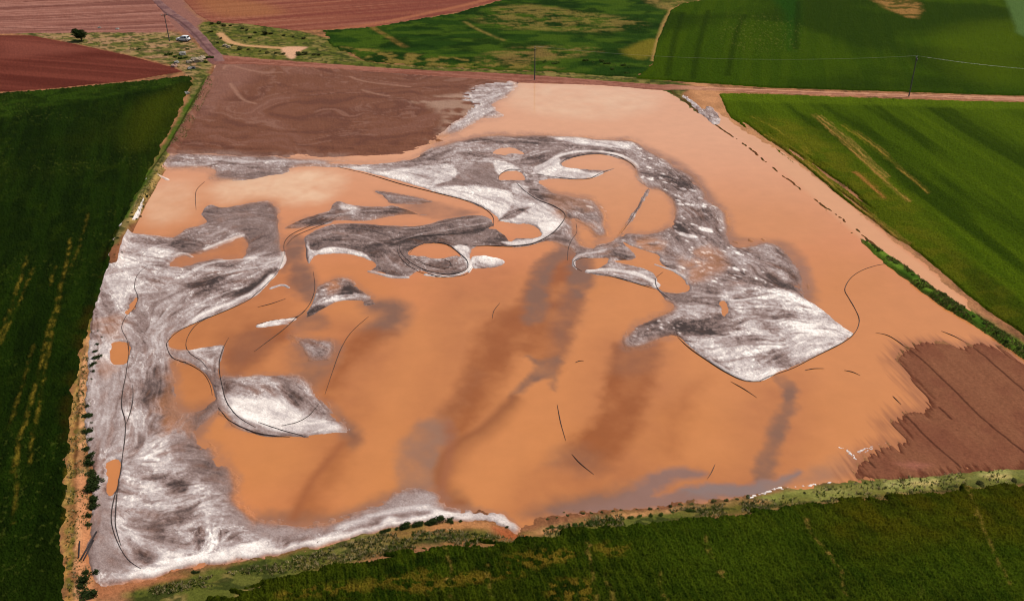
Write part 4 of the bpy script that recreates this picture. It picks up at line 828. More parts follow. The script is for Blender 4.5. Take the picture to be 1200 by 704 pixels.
# ------------------------------------------------------------------ mesh helper
class MB:
    def __init__(s): s.v = []; s.f = []; s.sm = []
    def add(s, vs, fs, smooth=False):
        o = len(s.v); s.v += [tuple(p) for p in vs]; s.f += [tuple(i + o for i in f) for f in fs]; s.sm += [smooth] * len(fs)
    def tube(s, pts, radii, n=8, cap=True):
        pts = [Vector(p) for p in pts]
        if not hasattr(radii, '__len__'): radii = [radii] * len(pts)
        vs = []; fs = []
        for i, p in enumerate(pts):
            d = (pts[min(i + 1, len(pts) - 1)] - pts[max(i - 1, 0)]).normalized()
            u = d.cross(Vector((0, 0, 1)));
            if u.length < 1e-3: u = d.cross(Vector((1, 0, 0)))
            u.normalize(); v = u.cross(d)
            for k in range(n):
                a = 2 * math.pi * k / n; vs.append(p + (u * math.cos(a) + v * math.sin(a)) * radii[i])
        for i in range(len(pts) - 1):
            for k in range(n): fs.append((i * n + k, i * n + (k + 1) % n, (i + 1) * n + (k + 1) % n, (i + 1) * n + k))
        if cap: fs.append(tuple(range(n))); fs.append(tuple(range((len(pts) - 1) * n, len(pts) * n)))
        s.add(vs, fs, True)
    def box(s, c, d, rz=0., taper=1.):
        cx, cy, cz = c; hx, hy, hzz = d[0] / 2, d[1] / 2, d[2] / 2
        vs = []
        for z, t in ((-hzz, 1), (hzz, taper)):
            for a, b in ((-1, -1), (1, -1), (1, 1), (-1, 1)):
                x, y = a * hx * t, b * hy * t
                vs.append((cx + x * math.cos(rz) - y * math.sin(rz), cy + x * math.sin(rz) + y * math.cos(rz), cz + z))
        s.add(vs, [(3, 2, 1, 0), (4, 5, 6, 7), (0, 1, 5, 4), (1, 2, 6, 5), (2, 3, 7, 6), (3, 0, 4, 7)])
    def build(s, name, mats, parent=None, mi=None):
        me = bpy.data.meshes.new(name); me.from_pydata(s.v, [], s.f)
        me.polygons.foreach_set('use_smooth', s.sm)
        for m in (mats if isinstance(mats, (list, tuple)) else [mats]): me.materials.append(m)
        if mi is not None: me.polygons.foreach_set('material_index', mi)
        me.update()
        o = bpy.data.objects.new(name, me); COL.objects.link(o)
        if parent: o.parent = parent
        return o
def empty(name, loc, rz=0.):
    o = bpy.data.objects.new(name, None); COL.objects.link(o); o.location = loc; o.rotation_euler = (0, 0, rz); o.empty_display_size = .5; return o
def copy_tree(o, parent=None):
    c = o.copy(); COL.objects.link(c); c.parent = parent
    for ch in list(o.children): copy_tree(ch, c)
    return c

# ------------------------------------------------------------------ shrubs and tree
def leafmat(name, col, rough=.8, metal=0., var=.4, scale=2.):
    m = simple(name, col, rough, metal, var, scale); nt = m.node_tree; b = nt.nodes['Principled BSDF']; out = nt.nodes['Material Output']
    b.inputs['Specular IOR Level'].default_value = .1
    tr = nt.nodes.new('ShaderNodeBsdfTranslucent'); mx = nt.nodes.new('ShaderNodeMixShader'); mx.inputs[0].default_value = .45
    nt.links.new(b.inputs['Base Color'].links[0].from_socket, tr.inputs['Color']); nt.links.new(b.outputs[0], mx.inputs[1]); nt.links.new(tr.outputs[0], mx.inputs[2]); nt.links.new(mx.outputs[0], out.inputs['Surface'])
    return m
M_LEAF = [leafmat('dark_leaf', (.035, .055, .012), .8, var=.5, scale=2.), leafmat('olive_leaf', (.12, .12, .035), .8, var=.45, scale=2.), leafmat('green_leaf', (.075, .115, .018), .8, var=.45, scale=2.)]
M_BARK = simple('bark', (.08, .055, .035), .9)
def leafball(mb, rr, n, rx, ry, rz_, cz, leaf, lumps=6):
    C = [(rr.uniform(-.55, .55) * rx, rr.uniform(-.55, .55) * ry, cz + rr.uniform(-.35, .45) * rz_, rr.uniform(.4, .62)) for _ in range(lumps)] + [(0, 0, cz - .1 * rz_, .7)]
    for _ in range(n):
        c = rr.choice(C); d = Vector((rr.gauss(0, 1), rr.gauss(0, 1), rr.gauss(0, 1))).normalized() * (rr.random() ** .4)
        p = Vector((c[0] + d.x * rx * c[3], c[1] + d.y * ry * c[3], max(.03, c[2] + d.z * rz_ * c[3])))
        q = Matrix.Rotation(rr.uniform(0, 6.28), 3, 'Z') @ Matrix.Rotation(rr.uniform(-1.2, 1.2), 3, 'X'); l = leaf * rr.uniform(.6, 1.3)
        a, b2, c2, d2 = (q @ Vector(v) for v in ((-.5 * l, 0, 0), (0, -.32 * l, .1 * l), (.5 * l, 0, 0), (0, .32 * l, .1 * l)))
        mb.add([p + a, p + b2, p + c2, p + d2], [(0, 1, 2, 3)])
PROTO = []
for k in range(9):
    rr = random.Random(100 + k); mb = MB()
    mb.tube([(0, 0, -.1), (.02, 0, .25), (.03, .02, .5)], [.05, .04, .02], 5); nb = len(mb.f)
    leafball(mb, rr, 420, .75, .62, .42, .3, .2)
    me_o = mb.build('shrub', [M_LEAF[k // 3], M_BARK], mi=[1] * nb + [0] * (len(mb.f) - nb)); PROTO.append(me_o.data); bpy.data.objects.remove(me_o)
rs = random.Random(3)
def shrub(px, py, s, kind, label, group, tall=1.):
    o = bpy.data.objects.new('shrub', PROTO[kind * 3 + rs.randrange(3)]); COL.objects.link(o)
    s *= .42 if ('right shore' in label or 'pale verge' in label or 'olive tuft' in label) else (.52 if 'crop side' in label else (.72 if 'left track' in label else .66))
    o.location = at(px, py, -.05); o.rotation_euler = (0, 0, rs.uniform(0, 6.28)); o.scale = (s * rs.uniform(.85, 1.15), s * rs.uniform(.85, 1.15), s * tall * rs.uniform(.6, .95))
    tag(o, label, 'shrub', group); return o
def row(pts, spec, group, kind=0):
    """pts are (px, py, size); labelled by their order along the row"""
    if len(pts) > 15: pts = [(a + rs.uniform(-3, 3), b + rs.uniform(-.8, .8), c * rs.uniform(.65, 1.35)) for a, b, c in pts]
    pts = sorted(pts, key=(lambda p: p[1]) if 'from the top' in spec else (lambda p: p[0]))
    for i, (px, py, s) in enumerate(pts):
        size = 'small' if s < .75 else ('large' if s > 1.5 else 'leafy')
        shrub(px, py, s, kind, spec.format(o=ORD[i], s=size), group)
LROW = [(117, 388, .7), (118, 396, .9), (116, 404, 1.2), (114, 412, 1.1), (112, 420, 1.3), (110, 428, 1.1), (109, 436, .9), (110, 445, .7), (103, 478, .7), (103, 487, 1.2), (105, 496, .9), (102, 506, 1.2), (104, 516, 1.3), (103, 526, 1.1), (106, 535, 1.2), (105, 545, 1.4), (107, 555, 1.2), (108, 564, 1.5), (109, 574, 1.6), (108, 585, 1.5),
        (107, 595, 1.2), (104, 605, 1.3), (102, 615, 1.1), (99, 672, 1.), (101, 681, 1.4), (98, 690, 1.3), (103, 700, 1.5), (109, 672, .7)]
row(LROW, '{o} {s} dark shrub from the top between left track and foam', 'shrubs between the left track and the foam')
DOTS = [(174, 222, .8), (172, 227, .7), (170, 232, .9), (169, 236, .6), (166, 244, .9), (164, 249, .9), (162, 254, .7), (161, 258, .6), (150, 265, .7), (140, 283, .5), (138, 292, .6), (143, 299, .5), (135, 303, .6), (131, 312, .6), (129, 322, .5), (126, 333, .5), (152, 237, 1.3), (150, 241, .9), (155, 254, .9), (153, 259, .8)]
row(DOTS, '{o} {s} dark clump from the top along the left waterline', 'dark clumps at the left waterline')
BROW = [(448, 624, .8), (455, 622, .6), (462, 621, .7), (470, 620, .8), (478, 618, 1.2), (486, 617, .7), (493, 616, 1.), (500, 615, .7), (509, 613, 1.2), (515, 611, 1.1), (525, 612, .9), (532, 609, 1.), (538, 611, .8), (549, 609, .7), (382, 636, .6), (374, 637, .5), (230, 672, .6), (235, 671, .5), (589, 615, .8), (595, 618, .5)]
row(BROW, '{o} {s} shrub from left along the white foam edge of the bottom verge', 'shrubs at the white foam edge')
BROW2 = [(486, 629, .8), (494, 629, .7), (502, 627, 1.), (509, 625, 1.), (516, 624, .9), (520, 634, 1.), (530, 633, .9), (545, 632, .7), (562, 630, .8), (640, 620, 1.1), (648, 619, 1.2), (656, 618, 1.1), (664, 616, 1.), (672, 617, .9), (680, 615, 1.), (690, 614, 1.1), (700, 614, 1.2), (709, 612, 1.1), (718, 611, 1.2), (728, 609, 1.), (738, 608, 1.), (748, 606, 1.1), (760, 605, .9), (775, 604, .9), (790, 602, .9), (806, 600, 1.), (822, 599, .9)]
row(BROW2, '{o} {s} green bush from left on crop side of bottom verge', 'bushes on the crop side of the bottom verge', 2)
BROW3 = [(640, 608, .6), (655, 606, .7), (668, 604, .7), (682, 602, .8), (692, 601, .8), (704, 600, .9), (716, 599, .8), (730, 598, .7), (745, 597, .7), (760, 596, .8), (772, 595, .8), (786, 594, .8), (800, 592, .9), (812, 591, .8), (838, 588, .9), (850, 586, .9), (862, 585, 1.), (876, 583, .8), (658, 600, .5), (675, 597, .4)]
row(BROW3, '{o} {s} olive tuft from left where bottom verge meets water', 'olive tufts at the lower waterline', 1)
BROW4 = [(900, 598, .8), (915, 596, .9), (930, 595, .8), (950, 592, .8), (970, 590, .9), (985, 589, .8), (1005, 586, .9), (1040, 581, 1.), (1065, 579, .9), (1095, 576, .9), (1120, 572, 1.1), (1150, 569, 1.2), (1170, 567, .9), (1190, 566, 1.), (920, 582, .6), (945, 578, .6), (970, 574, .7), (960, 580, .5)]
row(BROW4, '{o} {s} scrubby bush from left on pale verge under bare soil', 'scrub on the pale grass verge', 1)
HEDGE = [(248, 30, 1.8), (256, 30, 2.), (264, 32, 2.4), (272, 32, 2.), (282, 35, 2.), (290, 38, 2.2), (300, 40, 2.2), (310, 42, 2.4), (320, 42, 2.), (332, 44, 2.2), (344, 46, 2.), (356, 48, 2.), (262, 47, 1.6), (272, 56, 1.5), (282, 60, 1.8), (290, 61, 1.6), (306, 63, 1.9), (316, 64, 2.1), (324, 65, 2.2), (331, 66, 1.8), (352, 66, 2.2), (360, 66, 2.5), (368, 66, 2.3), (376, 67, 1.6), (250, 40, 1.6), (256, 52, 1.6), (350, 63, 1.6), (296, 47, 1.6)]
row(HEDGE, '{o} {s} bush from left in the scrub around the far pale track', 'scrub around the far pale track', 1)
RUB = [(195, 67, 1.9), (200, 66, 2.), (206, 69, 2.), (212, 71, 1.8), (218, 70, 1.8), (244, 70, 2.2), (249, 70, 1.8), (241, 75, 1.6), (163, 60, 1.4), (220, 60, 1.4)]
row(RUB, '{o} {s} green bush from left around the junction rubble', 'bushes around the rubble', 2)
FARV = [(640, 76, 1.4), (648, 77, 1.6), (656, 76, 1.5), (688, 74, 1.8), (696, 76, 1.8), (704, 75, 2.), (712, 77, 2.), (720, 79, 1.8), (728, 80, 2.), (736, 82, 1.8), (700, 82, 1.4), (716, 84, 1.5), (732, 88, 1.5), (560, 79, 1.3), (580, 81, 1.3), (600, 83, 1.4), (520, 78, 1.3), (480, 75, 1.3), (455, 73, 1.4), (435, 70, 1.4), (610, 79, 1.2)]
row(FARV, '{o} {s} bush from left in the strip between far meadow and dirt road', 'bushes beside the far dirt road', 2)
RBK = [(1016, 285, 1.), (1024, 291, 1.2), (1032, 297, 1.2), (1041, 304, 1.3), (1050, 311, 1.3), (1060, 318, 1.3), (1070, 326, 1.3), (1081, 333, 1.4), (1092, 341, 1.4), (1104, 349, 1.4), (1116, 358, 1.4), (1128, 366, 1.4), (1141, 374, 1.4), (1154, 383, 1.5), (1167, 393, 1.5), (1181, 403, 1.5), (1194, 412, 1.5), (1000, 273, .6), (984, 261, .5), (966, 246, .5), (958, 239, .6)]
row(RBK, '{o} {s} green bush from the top on the right shore bank', 'bushes on the right shore bank', 2)

# the round tree in the far left corner
tr = empty('tree', at(96, 50)); tag(tr, 'round dark tree standing alone above the dark red field', 'tree')
mb = MB(); mb.tube([(0, 0, -.2), (.05, 0, .8), (0, .05, 1.8)], [.28, .22, .14], 8)
for a in range(5): mb.tube([(0, 0, 1.1), (math.cos(a * 1.3) * .8, math.sin(a * 1.3) * .8, 2.), (math.cos(a * 1.3) * 1.3, math.sin(a * 1.3) * 1.3, 2.8)], [.12, .08, .03], 6)
mb.build('trunk', M_BARK, tr)
mb = MB(); leafball(mb, random.Random(9), 2600, 2.6, 2.4, 2.0, 2.2, .42, 12); mb.build('crown', M_LEAF[0], tr)

# ------------------------------------------------------------------ rough grass on verges (uncountable)
def grass(name, regions, n, hmin, hmax, mats, label, seed):
    rr = random.Random(seed); mb = MB(); mi = []
    for pts, share in regions:
        Q = np.array([gp(p) for p in pts]); x0, y0 = Q.min(0); x1, y1 = Q.max(0)
        from mathutils.geometry import intersect_point_tri_2d
        k = 0; tries = 0
        while k < n * share and tries < n * 30:
            tries += 1
            x, y = rr.uniform(x0, x1), rr.uniform(y0, y1)
            ins = False; m_ = len(Q)
            for a in range(m_):
                (ax, ay), (bx, by) = Q[a], Q[(a + 1) % m_]
                if (ay > y) != (by > y) and x < (bx - ax) * (y - ay) / (by - ay) + ax: ins = not ins
            if not ins: continue
            t = y * 0 + (CAMH / (y * SP + CAMH * CP)) if False else None
            dep = y * CP + CAMH * SP; up = y * SP - CAMH * CP
            px, py = 600 + F * x / dep, 352 - F * up / dep
            if vn(np.array([x / 2.2]), np.array([y / 2.2]), 77)[0] < .36: continue
            z = hz(px, py)
            if z < .02: continue
            k += 1; h = rr.uniform(hmin, hmax); cl = rr.randrange(len(mats))
            for _ in range(4):
                a = rr.uniform(0, 6.28); w_ = h * .22; ox, oy = rr.gauss(0, h * .25), rr.gauss(0, h * .25)
                dx, dy = math.cos(a) * w_, math.sin(a) * w_; lx, ly = rr.gauss(0, h * .4), rr.gauss(0, h * .4)
                mb.add([(x + ox - dx, y + oy - dy, z - .02), (x + ox + dx, y + oy + dy, z - .02), (x + ox + lx, y + oy + ly, z + h)], [(0, 1, 2)]); mi.append(cl)
    o = mb.build(name, mats, mi=mi); tag(o, label, 'grass', None, 'stuff'); return o
M_GR = [leafmat('grass_green', (.085, .12, .02), .9, var=.4, scale=1.5), leafmat('grass_olive', (.2, .18, .055), .9, var=.4, scale=1.5), leafmat('grass_dry', (.5, .4, .2), .9, var=.35, scale=1.5)]
grass('grass', [([(175, 690), (330, 660), (440, 628), (520, 622), (600, 632), (700, 606), (860, 590), (900, 584), (900, 602), (690, 624), (600, 640), (500, 646), (330, 676), (180, 702)], .5),
                ([(900, 580), (1000, 566), (1100, 556), (1204, 548), (1204, 572), (1100, 580), (1000, 591), (900, 602)], .1)], 5000, .14, .34, M_GR, 'rough green and straw grass on the bottom verge', 1)
grass('grass', [([(1012, 282), (1060, 314), (1130, 360), (1204, 410), (1204, 424), (1130, 378), (1060, 326)], 1.)], 1600, .15, .3, M_GR[:2], 'lush green grass on the bank of the right shore', 2)
grass('grass', [([(245, 92), (226, 128), (206, 166), (186, 198), (166, 232), (148, 264), (156, 266), (176, 232), (196, 200), (215, 168), (235, 130), (250, 98)], .4), ([(104, 392), (95, 430), (82, 500), (78, 600), (78, 704), (110, 704), (104, 620), (104, 500), (110, 430), (116, 385)], .3)], 2600, .12, .3, M_GR, 'dry and green grass along the left bank and track', 3)

# ------------------------------------------------------------------ loose irrigation hoses on the flood
M_HOSE = simple('black_hose', (.035, .02, .014), .6, var=.2)
HOSES = [
 ([(174, 312), (166, 318), (160, 326), (158, 338), (162, 350), (156, 363), (147, 373), (143, 386), (149, 399), (151, 412)], 'thin dark hose bending down the pale foam above the square orange pool'),
 ([(151, 402), (151, 415), (148, 440), (144, 460), (143, 478), (147, 494), (147, 512), (144, 535), (140, 562), (133, 590), (131, 612), (138, 636), (150, 656), (166, 668)], 'long dark hose running down the left foam to the bottom corner'),
 ([(156, 452), (156, 470), (152, 488), (147, 500)], 'short dark hose beside the long one on the left foam'),
 ([(141, 556), (138, 575), (136, 600), (136, 618), (142, 640)], 'dark hose doubling the long one beside the white foam corner'),
 ([(333, 300), (326, 318), (312, 334), (294, 350), (272, 361), (248, 371), (226, 380), (208, 389), (197, 400), (196, 408), (203, 420), (222, 427), (238, 437), (246, 450), (249, 463)], 'dark hose edging the left foam round to the small orange pond'),
 ([(248, 371), (232, 379), (222, 391), (218, 404), (223, 415), (236, 424), (244, 434)], 'dark hose crossing the orange pool at the white patch'),
 ([(268, 396), (262, 408), (257, 428), (260, 450), (266, 472), (280, 490), (300, 502)], 'dark hose along the left side of the white tongue'),
 ([(256, 478), (268, 492), (285, 502), (310, 510), (340, 512)], 'dark hose along the lower rim of the white tongue'),
 ([(330, 500), (348, 496), (362, 488), (374, 474)], 'dark hose curled across the white tongue'),
 ([(303, 496), (330, 505), (362, 513)], 'short dark hose on the lower end of the white tongue'),
 ([(432, 371), (412, 389), (400, 408), (391, 432), (381, 462)], 'dark hose hanging from the mauve blotch down to the white tongue'),
 ([(367, 318), (369, 338), (362, 358), (346, 374), (330, 388), (310, 403), (298, 412)], 'dark hose crossing beside the small striped island'),
 ([(301, 380), (320, 376), (346, 372), (358, 364)], 'dark hose lying on the white sliver'),
 ([(302, 360), (318, 356), (335, 350)], 'short dark hose above the white sliver'),
 ([(334, 300), (333, 286), (340, 276), (356, 268), (372, 262), (384, 256)], 'dark hose passing from the left foam under the bird shaped scum'),
 ([(230, 246), (229, 232), (231, 222), (240, 213)], 'dark hose arc at the left end of the upper pond'),
 ([(396, 196), (430, 204), (470, 216), (510, 226), (545, 235), (568, 245), (578, 255), (578, 266)], 'long dark hose under the white upper tongue'),
 ([(468, 292), (472, 283), (490, 278), (520, 276), (550, 273), (572, 268)], 'dark hose over the top of the looped pool'),
 ([(480, 297), (488, 289), (506, 285), (524, 287), (538, 297), (548, 308), (545, 318), (525, 322), (500, 318), (482, 309), (472, 300), (468, 292)], 'dark hose looped round the small oval pool'),
 ([(552, 290), (568, 288), (602, 289), (625, 286), (645, 276), (658, 263), (662, 252), (650, 243), (630, 235), (614, 224), (606, 216)], 'thick dark hose hooked round the pale lobe in the middle'),
 ([(465, 290), (469, 302), (480, 313), (498, 321), (520, 325), (545, 322), (553, 314)], 'outer dark hose curving under the small oval pool'),
 ([(486, 304), (502, 312), (522, 316), (528, 309), (518, 304)], 'dark hose coiled inside the small oval pool'),
 ([(336, 287), (346, 277), (364, 269), (384, 261), (400, 252)], 'dark hose running close beside the bird shaped scum'),
 ([(186, 376), (181, 384)], None),
 ([(583, 260), (594, 254), (612, 246)], 'short dark hose inside the pale lobe'),
 ([(658, 196), (658, 191), (670, 185), (694, 181), (720, 183), (738, 191), (745, 198)], 'dark hose around the top of the white rimmed pond'),
 ([(630, 205), (655, 209), (688, 210), (706, 203), (719, 198)], 'dark hose under the white rim of the upper pond'),
 ([(584, 211), (586, 205), (596, 200), (610, 200)], 'short dark hose around the tiny upper pool'),
 ([(760, 222), (750, 240), (738, 260), (728, 274)], 'dark hose standing in the orange pool right of centre'),
 ([(675, 262), (676, 272), (670, 282), (666, 292), (665, 305)], 'wavy dark hose below the mauve patch'),
 ([(682, 318), (674, 313), (672, 308), (680, 303), (692, 302)], 'dark hose hooked round the small pool right of centre'),
 ([(690, 320), (720, 325), (748, 333), (768, 339)], 'dark hose under the white streak right of centre'),
 ([(777, 319), (769, 326), (769, 336), (778, 346), (788, 353)], 'dark hose bent at the end of the white streak'),
 ([(794, 395), (808, 408), (828, 422), (850, 436), (872, 446), (892, 447)], 'dark hose along the lower rim of the right foam'),
 ([(890, 447), (908, 439), (930, 431), (955, 418), (985, 403), (1001, 391), (1007, 376), (1002, 362), (995, 350), (990, 339), (997, 326), (1010, 317), (1028, 311), (1044, 309)], 'long dark hose from the right foam tip curling up to the bank'),
 ([(1026, 390), (1040, 393), (1052, 400), (1064, 409)], 'dark hose leading over the water to the bare soil corner'),
 ([(1103, 388), (1118, 394), (1133, 402)], 'short dark hose near the right bank above the bare soil'),
 ([(943, 434), (954, 432), (966, 432)], 'small dark hose floating below the right foam tip'),
 ([(989, 434), (999, 436), (1008, 440)], 'small dark hose floating farther right below the foam tip'),
 ([(856, 447), (872, 456), (887, 466)], 'straight dark hose below the rim of the right foam'),
 ([(653, 474), (657, 495), (663, 516)], 'straight dark hose in the open orange water'),
 ([(670, 532), (680, 543), (696, 556)], 'dark hose bending in the lower middle water'),
 ([(838, 544), (834, 553), (829, 561)], 'short dark hose near the lower shore'),
 ([(674, 425), (679, 423), (684, 423)], 'tiny dark hose piece in the middle of the orange water'),
 ([(586, 355), (579, 364), (577, 373)], 'short dark hose left of the middle brown plume'),
 ([(1046, 464), (1050, 468), (1056, 474)], 'small dark hose in the notch of the bare soil'),
 ([(696, 206), (697, 201)], None),
]
for pts, lab in HOSES:
    if lab is None: continue
    P = smooth_poly(pts, False, 5); mb = MB(); pp = []
    for i, p in enumerate(P):
        x, y = gp(p); ii = int(p[1] - PY0); jj = int(p[0] - PX0)
        zz = max(0.02, float(fz[ii, jj]), float(HGT[ii, jj])) + .035
        pp.append((x, y, zz))
    thick = .1 if 'thick' in lab else (.065 if 'long' in lab or 'looped' in lab else .05)
    far = 1 + max(0, (260 - pts[0][1])) / 400
    nq = len(pp); mb.tube(pp, [thick * far * (.35 + .65 * min(1, 4 * q / nq, 4 * (nq - 1 - q) / nq)) * (.55 + .7 * vn(np.array([q / 3.]), np.array([nq * 1.]), 5)[0]) for q in range(nq)], 6)
    tag(mb.build('hose', M_HOSE), lab, 'hose', 'irrigation hoses adrift on the flood')

# ------------------------------------------------------------------ utility poles and wire
M_WOOD = simple('weathered_pole', (.035, .026, .02), .85); M_CER = simple('insulator', (.35, .33, .3), .4); M_WIRE = simple('wire', (.34, .34, .32), .4, .6)
def pole(px, py, h, rz, label, lean=(0, 0), first=None):
    if first is None:
        r = empty('utility_pole', at(px, py, -.1), rz)
        mb = MB(); mb.tube([(0, 0, 0), (0, 0, 9.)], [.16, .1], 8); mb.build('pole', M_WOOD, r)
        mb = MB(); mb.box((0, 0, 8.55), (1.9, .16, .18)); mb.tube([(-.5, .06, 8.5), (0, .1, 7.9)], .035, 5); mb.tube([(.5, .06, 8.5), (0, .1, 7.9)], .035, 5); mb.build('crossarm', M_WOOD, r)
        for x in (-.85, 0, .85):
            mb = MB(); mb.tube([(x, 0, 8.64 if x else 9.0), (x, 0, 8.78 if x else 9.14), (x, 0, 8.9 if x else 9.26)], [.05, .09, .04], 8); mb.build('insulator', M_CER, r)
    else:
        r = copy_tree(first); r.location = at(px, py, -.1)
    r.rotation_euler = (lean[0], lean[1], rz); r.scale = (1, 1, h / 9.)
    tag(r, label, 'utility pole', 'wooden utility poles'); return r
p1 = pole(626.5, 94.5, 8.8, math.radians(88), 'straight wooden pole standing at the far edge of the flood, mirrored in it')
p2 = pole(1064.5, 115.5, 10.2, math.radians(80), 'wooden pole beside the dirt road between two green fields', (0, math.radians(-3)), p1)
p3 = pole(199, 50, 8.3, math.radians(15), 'wooden pole beside the parked white car', (0, math.radians(-2)), p1)
bpy.context.view_layer.update()
def wire(a, b, sag, label):
    mb = MB(); n = 24
    pts = [a.lerp(b, k / n) - Vector((0, 0, sag * 4 * (k / n) * (1 - k / n))) for k in range(n + 1)]
    mb.tube(pts, .014, 5); tag(mb.build('power_line', M_WIRE), label, 'power line', 'power lines')
ta, tb = p1.matrix_world @ Vector((0, 0, 9.26)), p2.matrix_world @ Vector((0, 0, 9.26))
tc_ = Vector(at(1420, 128)) + Vector((0, 0, 9.3))
wire(ta, tb, 2.0, 'thin pale wire hanging between the two poles along the dirt road')
wire(tb, tc_, 2.0, 'thin pale wire running on from the right pole out over the green field')

# ------------------------------------------------------------------ parked car
M_PAINT = simple('white_paint', (.8, .8, .78), .3, var=.03); M_GLASS = simple('car_glass', (.015, .018, .02), .08); M_TYRE = simple('tyre_rubber', (.02, .02, .02), .8); M_RIM = simple('rim_metal', (.4, .4, .42), .35, .7)
M_LAMP = simple('head_lamp', (.75, .75, .72), .2); M_TAIL = simple('tail_lamp', (.35, .02, .015), .3); M_TRIM = simple('dark_trim', (.03, .03, .032), .6); M_PLATE = simple('number_plate', (.6, .6, .58), .5)
car = empty('parked_car', at(215.5, 50, 0.), math.radians(180 - 14)); tag(car, 'small white car with dark windows parked on the grass by the far track', 'car')
prof = [(-2.05, .35), (-2.1, .75), (-1.98, 1.0), (-1.75, 1.05), (-1.55, 1.56), (-1.3, 1.66), (.1, 1.66), (.75, 1.12), (1.0, 1.03), (1.75, .92), (2.02, .75), (2.08, .38), (1.75, .32), (-1.7, .32)]
mb = MB(); n = len(prof); vs = []
for y, k in ((-.84, 0), (.84, 0)):
    for (x, z) in prof: vs.append((x, y * (.84 if z > 1.2 else 1.), z))
mb.add(vs, [tuple(range(n))[::-1], tuple(range(n, 2 * n))] + [(i, (i + 1) % n, n + (i + 1) % n, n + i) for i in range(n)])
body = mb.build('body', M_PAINT, car); bv = body.modifiers.new('b', 'BEVEL'); bv.width = .05; bv.segments = 2
for sgn in (-1, 1):
    for xa, xb, xc, xd in ((-1.45, -.62, -.62, -1.28), (-.52, .55, .08, -.52)):
        mb = MB(); yb, yt = sgn * .842, sgn * .722
        mb.add([(xa, yb, 1.1), (xb, yb, 1.1), (xc, yt + sgn * .0, 1.56), (xd, yt, 1.56)], [(0, 1, 2, 3)])
        mb.add([(xa, yb - sgn * .04, 1.1), (xb, yb - sgn * .04, 1.1), (xc, yt - sgn * .04, 1.56), (xd, yt - sgn * .04, 1.56)], [(0, 1, 2, 3)])
        mb.build('window', M_GLASS, car)
mb = MB(); mb.add([(.74, -.68, 1.16), (.74, .68, 1.16), (.17, .62, 1.64), (.17, -.62, 1.64)], [(0, 1, 2, 3)]); o = mb.build('windscreen', M_GLASS, car); o.location = (.03, 0, .02)
mb = MB(); mb.add([(-1.75, -.66, 1.1), (-1.75, .66, 1.1), (-1.57, .6, 1.54), (-1.57, -.6, 1.54)], [(0, 1, 2, 3)]); o = mb.build('rear_window', M_GLASS, car); o.location = (-.03, 0, .01)
for sgn in (-1, 1):
    mb = MB(); mb.box((2.0, sgn * .6, .78), (.16, .36, .16)); mb.build('headlight', M_LAMP, car)
    mb = MB(); mb.box((-2.06, sgn * .68, .88), (.1, .2, .28)); mb.build('taillight', M_TAIL, car)
    for x in (-1.3, 1.28):
        w_ = empty('wheel', (x, sgn * .76, .33)); w_.parent = car
        mb = MB(); mb.tube([(0, -.11, 0), (0, -.1, 0), (0, .1, 0), (0, .11, 0)], [.27, .33, .33, .27], 18); mb.build('tyre', M_TYRE, w_)
        mb = MB(); mb.tube([(0, sgn * .105, 0), (0, sgn * .125, 0)], [.2, .16], 14); mb.build('rim', M_RIM, w_)
    mb = MB(); mb.box((.55, sgn * .95, 1.12), (.14, .18, .14)); mb.build('wing_mirror', M_TRIM, car)
mb = MB(); mb.box((2.07, 0, .5), (.1, 1.6, .2)); mb.box((-2.09, 0, .52), (.1, 1.6, .26)); mb.build('bumper', M_TRIM, car)

# ------------------------------------------------------------------ rocks and debris
M_ROCK = [simple('pale_rock', (.34, .26, .17), .9, var=.3, scale=2.), simple('reddish_rock', (.34, .2, .14), .9, var=.3, scale=2.), simple('grey_rock', (.26, .24, .2), .9, var=.3, scale=2.)]
def rock(px, py, s, k, label, flat=.55):
    rr = random.Random(int(px * 7 + py)); mb = MB(); nu, nv = 10, 6; vs = []; fs = []
    for j in range(nv + 1):
        for i in range(nu):
            th = math.pi * j / nv; ph = 2 * math.pi * i / nu; r = s * (.75 + .45 * rr.random())
            vs.append((r * math.sin(th) * math.cos(ph), r * math.sin(th) * math.sin(ph), r * flat * math.cos(th)))
    for j in range(nv):
        for i in range(nu): fs.append((j * nu + i, (j + 1) * nu + i, (j + 1) * nu + (i + 1) % nu, j * nu + (i + 1) % nu))
    mb.add(vs, fs, False); o = mb.build('boulder', M_ROCK[k]); o.location = at(px, py, s * flat * .5); tag(o, label, 'boulder', 'boulders by the junction'); return o
for px, py, s, k, lab in ((233, 74, 1.5, 0, 'biggest pale boulder of the rubble heap at the junction'), (237, 71, 1.1, 0, 'pale boulder at the back right of the rubble heap'), (228, 72, .9, 0, 'pale boulder at the back left of the rubble heap'), (222, 75.5, .9, 0, 'tan boulder left of the rubble heap'),
                          (214.5, 66, 1.1, 2, 'greyish boulder among green bushes below the car'), (207.5, 76, .8, 2, 'small grey boulder at the tip of the red field'), (205, 80.5, 1., 1, 'reddish boulder at the tip of the red field'), (223, 83, .8, 2, 'small grey boulder in front of the rubble heap'),
                          (219, 111.5, .8, 2, 'lone pale boulder at the corner of the dark left crop'), (264, 56, .8, 0, 'pale boulder on the verge right of the junction'), (268, 57.5, .7, 0, 'smaller pale boulder on the verge right of the junction'), (117, 35, .6, 2, 'tiny white boulder on the pale stubble above the tree'), (138, 36.5, .6, 2, 'tiny white boulder farther right on the pale stubble')):
    rock(px, py, s, k, lab)
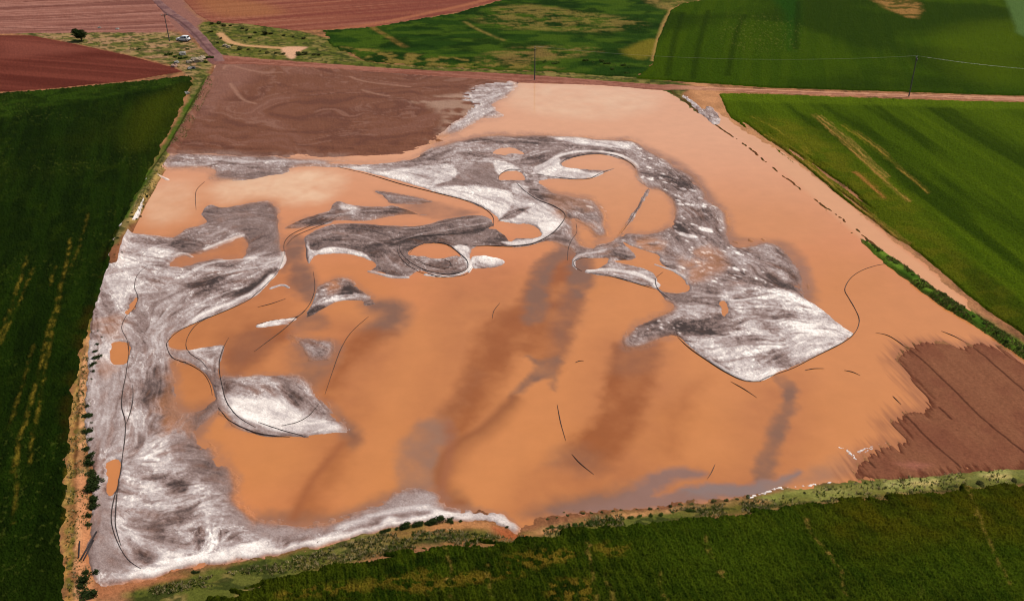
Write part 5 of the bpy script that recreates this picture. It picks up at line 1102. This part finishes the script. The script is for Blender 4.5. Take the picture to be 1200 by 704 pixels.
mb = MB(); mb.box((0, 0, .25), (1.5, .7, .5), .0, .85); mb.box((0, 0, .53), (1.1, .5, .06)); o = mb.build('trough', simple('dark_concrete', (.07, .075, .08), .8)); o.location = at(226, 82.5, 0); tag(o, 'low dark trough in front of the rubble heap', 'trough')
M_PIPE = simple('dark_pole_wood', (.03, .022, .022), .8)
for a, b, r, lab in (((113.5, 624), (95, 656), .09, 'longer dark beam slanting from the track to the foam corner'), ((110, 634), (98, 657), .08, 'shorter dark beam lying beside the longer one by the track'), ((94, 636), (92.5, 654), .07, 'short dark beam lying along the track edge')):
    mb = MB(); A, B = at(*a, .16), at(*b, .1); mb.tube([A, A.lerp(B, .5), B], [r, r * 1.1, r * .9], 8)
    tag(mb.build('beam', M_PIPE), lab, 'beam', 'beams at the left track')

# ------------------------------------------------------------------ light
SUN_EL, SUN_AZ = math.radians(58), math.radians(62)      # azimuth clockwise from straight ahead
wld = bpy.data.worlds.new('World'); scene.world = wld; wld.use_nodes = True
nt = wld.node_tree; bg = nt.nodes['Background']; sky = nt.nodes.new('ShaderNodeTexSky'); sky.sky_type = 'NISHITA'; sky.sun_disc = False
sky.sun_elevation = SUN_EL; sky.sun_rotation = SUN_AZ; sky.dust_density = 4.; sky.air_density = 1.
nt.links.new(sky.outputs[0], bg.inputs['Color']); bg.inputs['Strength'].default_value = .1
sl = bpy.data.lights.new('sun', 'SUN'); sl.energy = 3.0; sl.angle = math.radians(.5); sl.color = (1., .95, .88)
so = bpy.data.objects.new('sun', sl); COL.objects.link(so)
d = Vector((math.sin(SUN_AZ) * math.cos(SUN_EL), math.cos(SUN_AZ) * math.cos(SUN_EL), math.sin(SUN_EL)))
so.rotation_euler = d.to_track_quat('Z', 'Y').to_euler(); so.location = (0, 0, 300)

vs_ = scene.view_settings; vs_.view_transform = 'Standard'; vs_.look = 'None'; vs_.exposure = -.13; vs_.gamma = 1.; vs_.use_curve_mapping = False
scene.cycles.filter_width = 1.1
scene.cycles.max_bounces = 4; scene.cycles.diffuse_bounces = 2; scene.cycles.glossy_bounces = 2; scene.cycles.transparent_max_bounces = 4
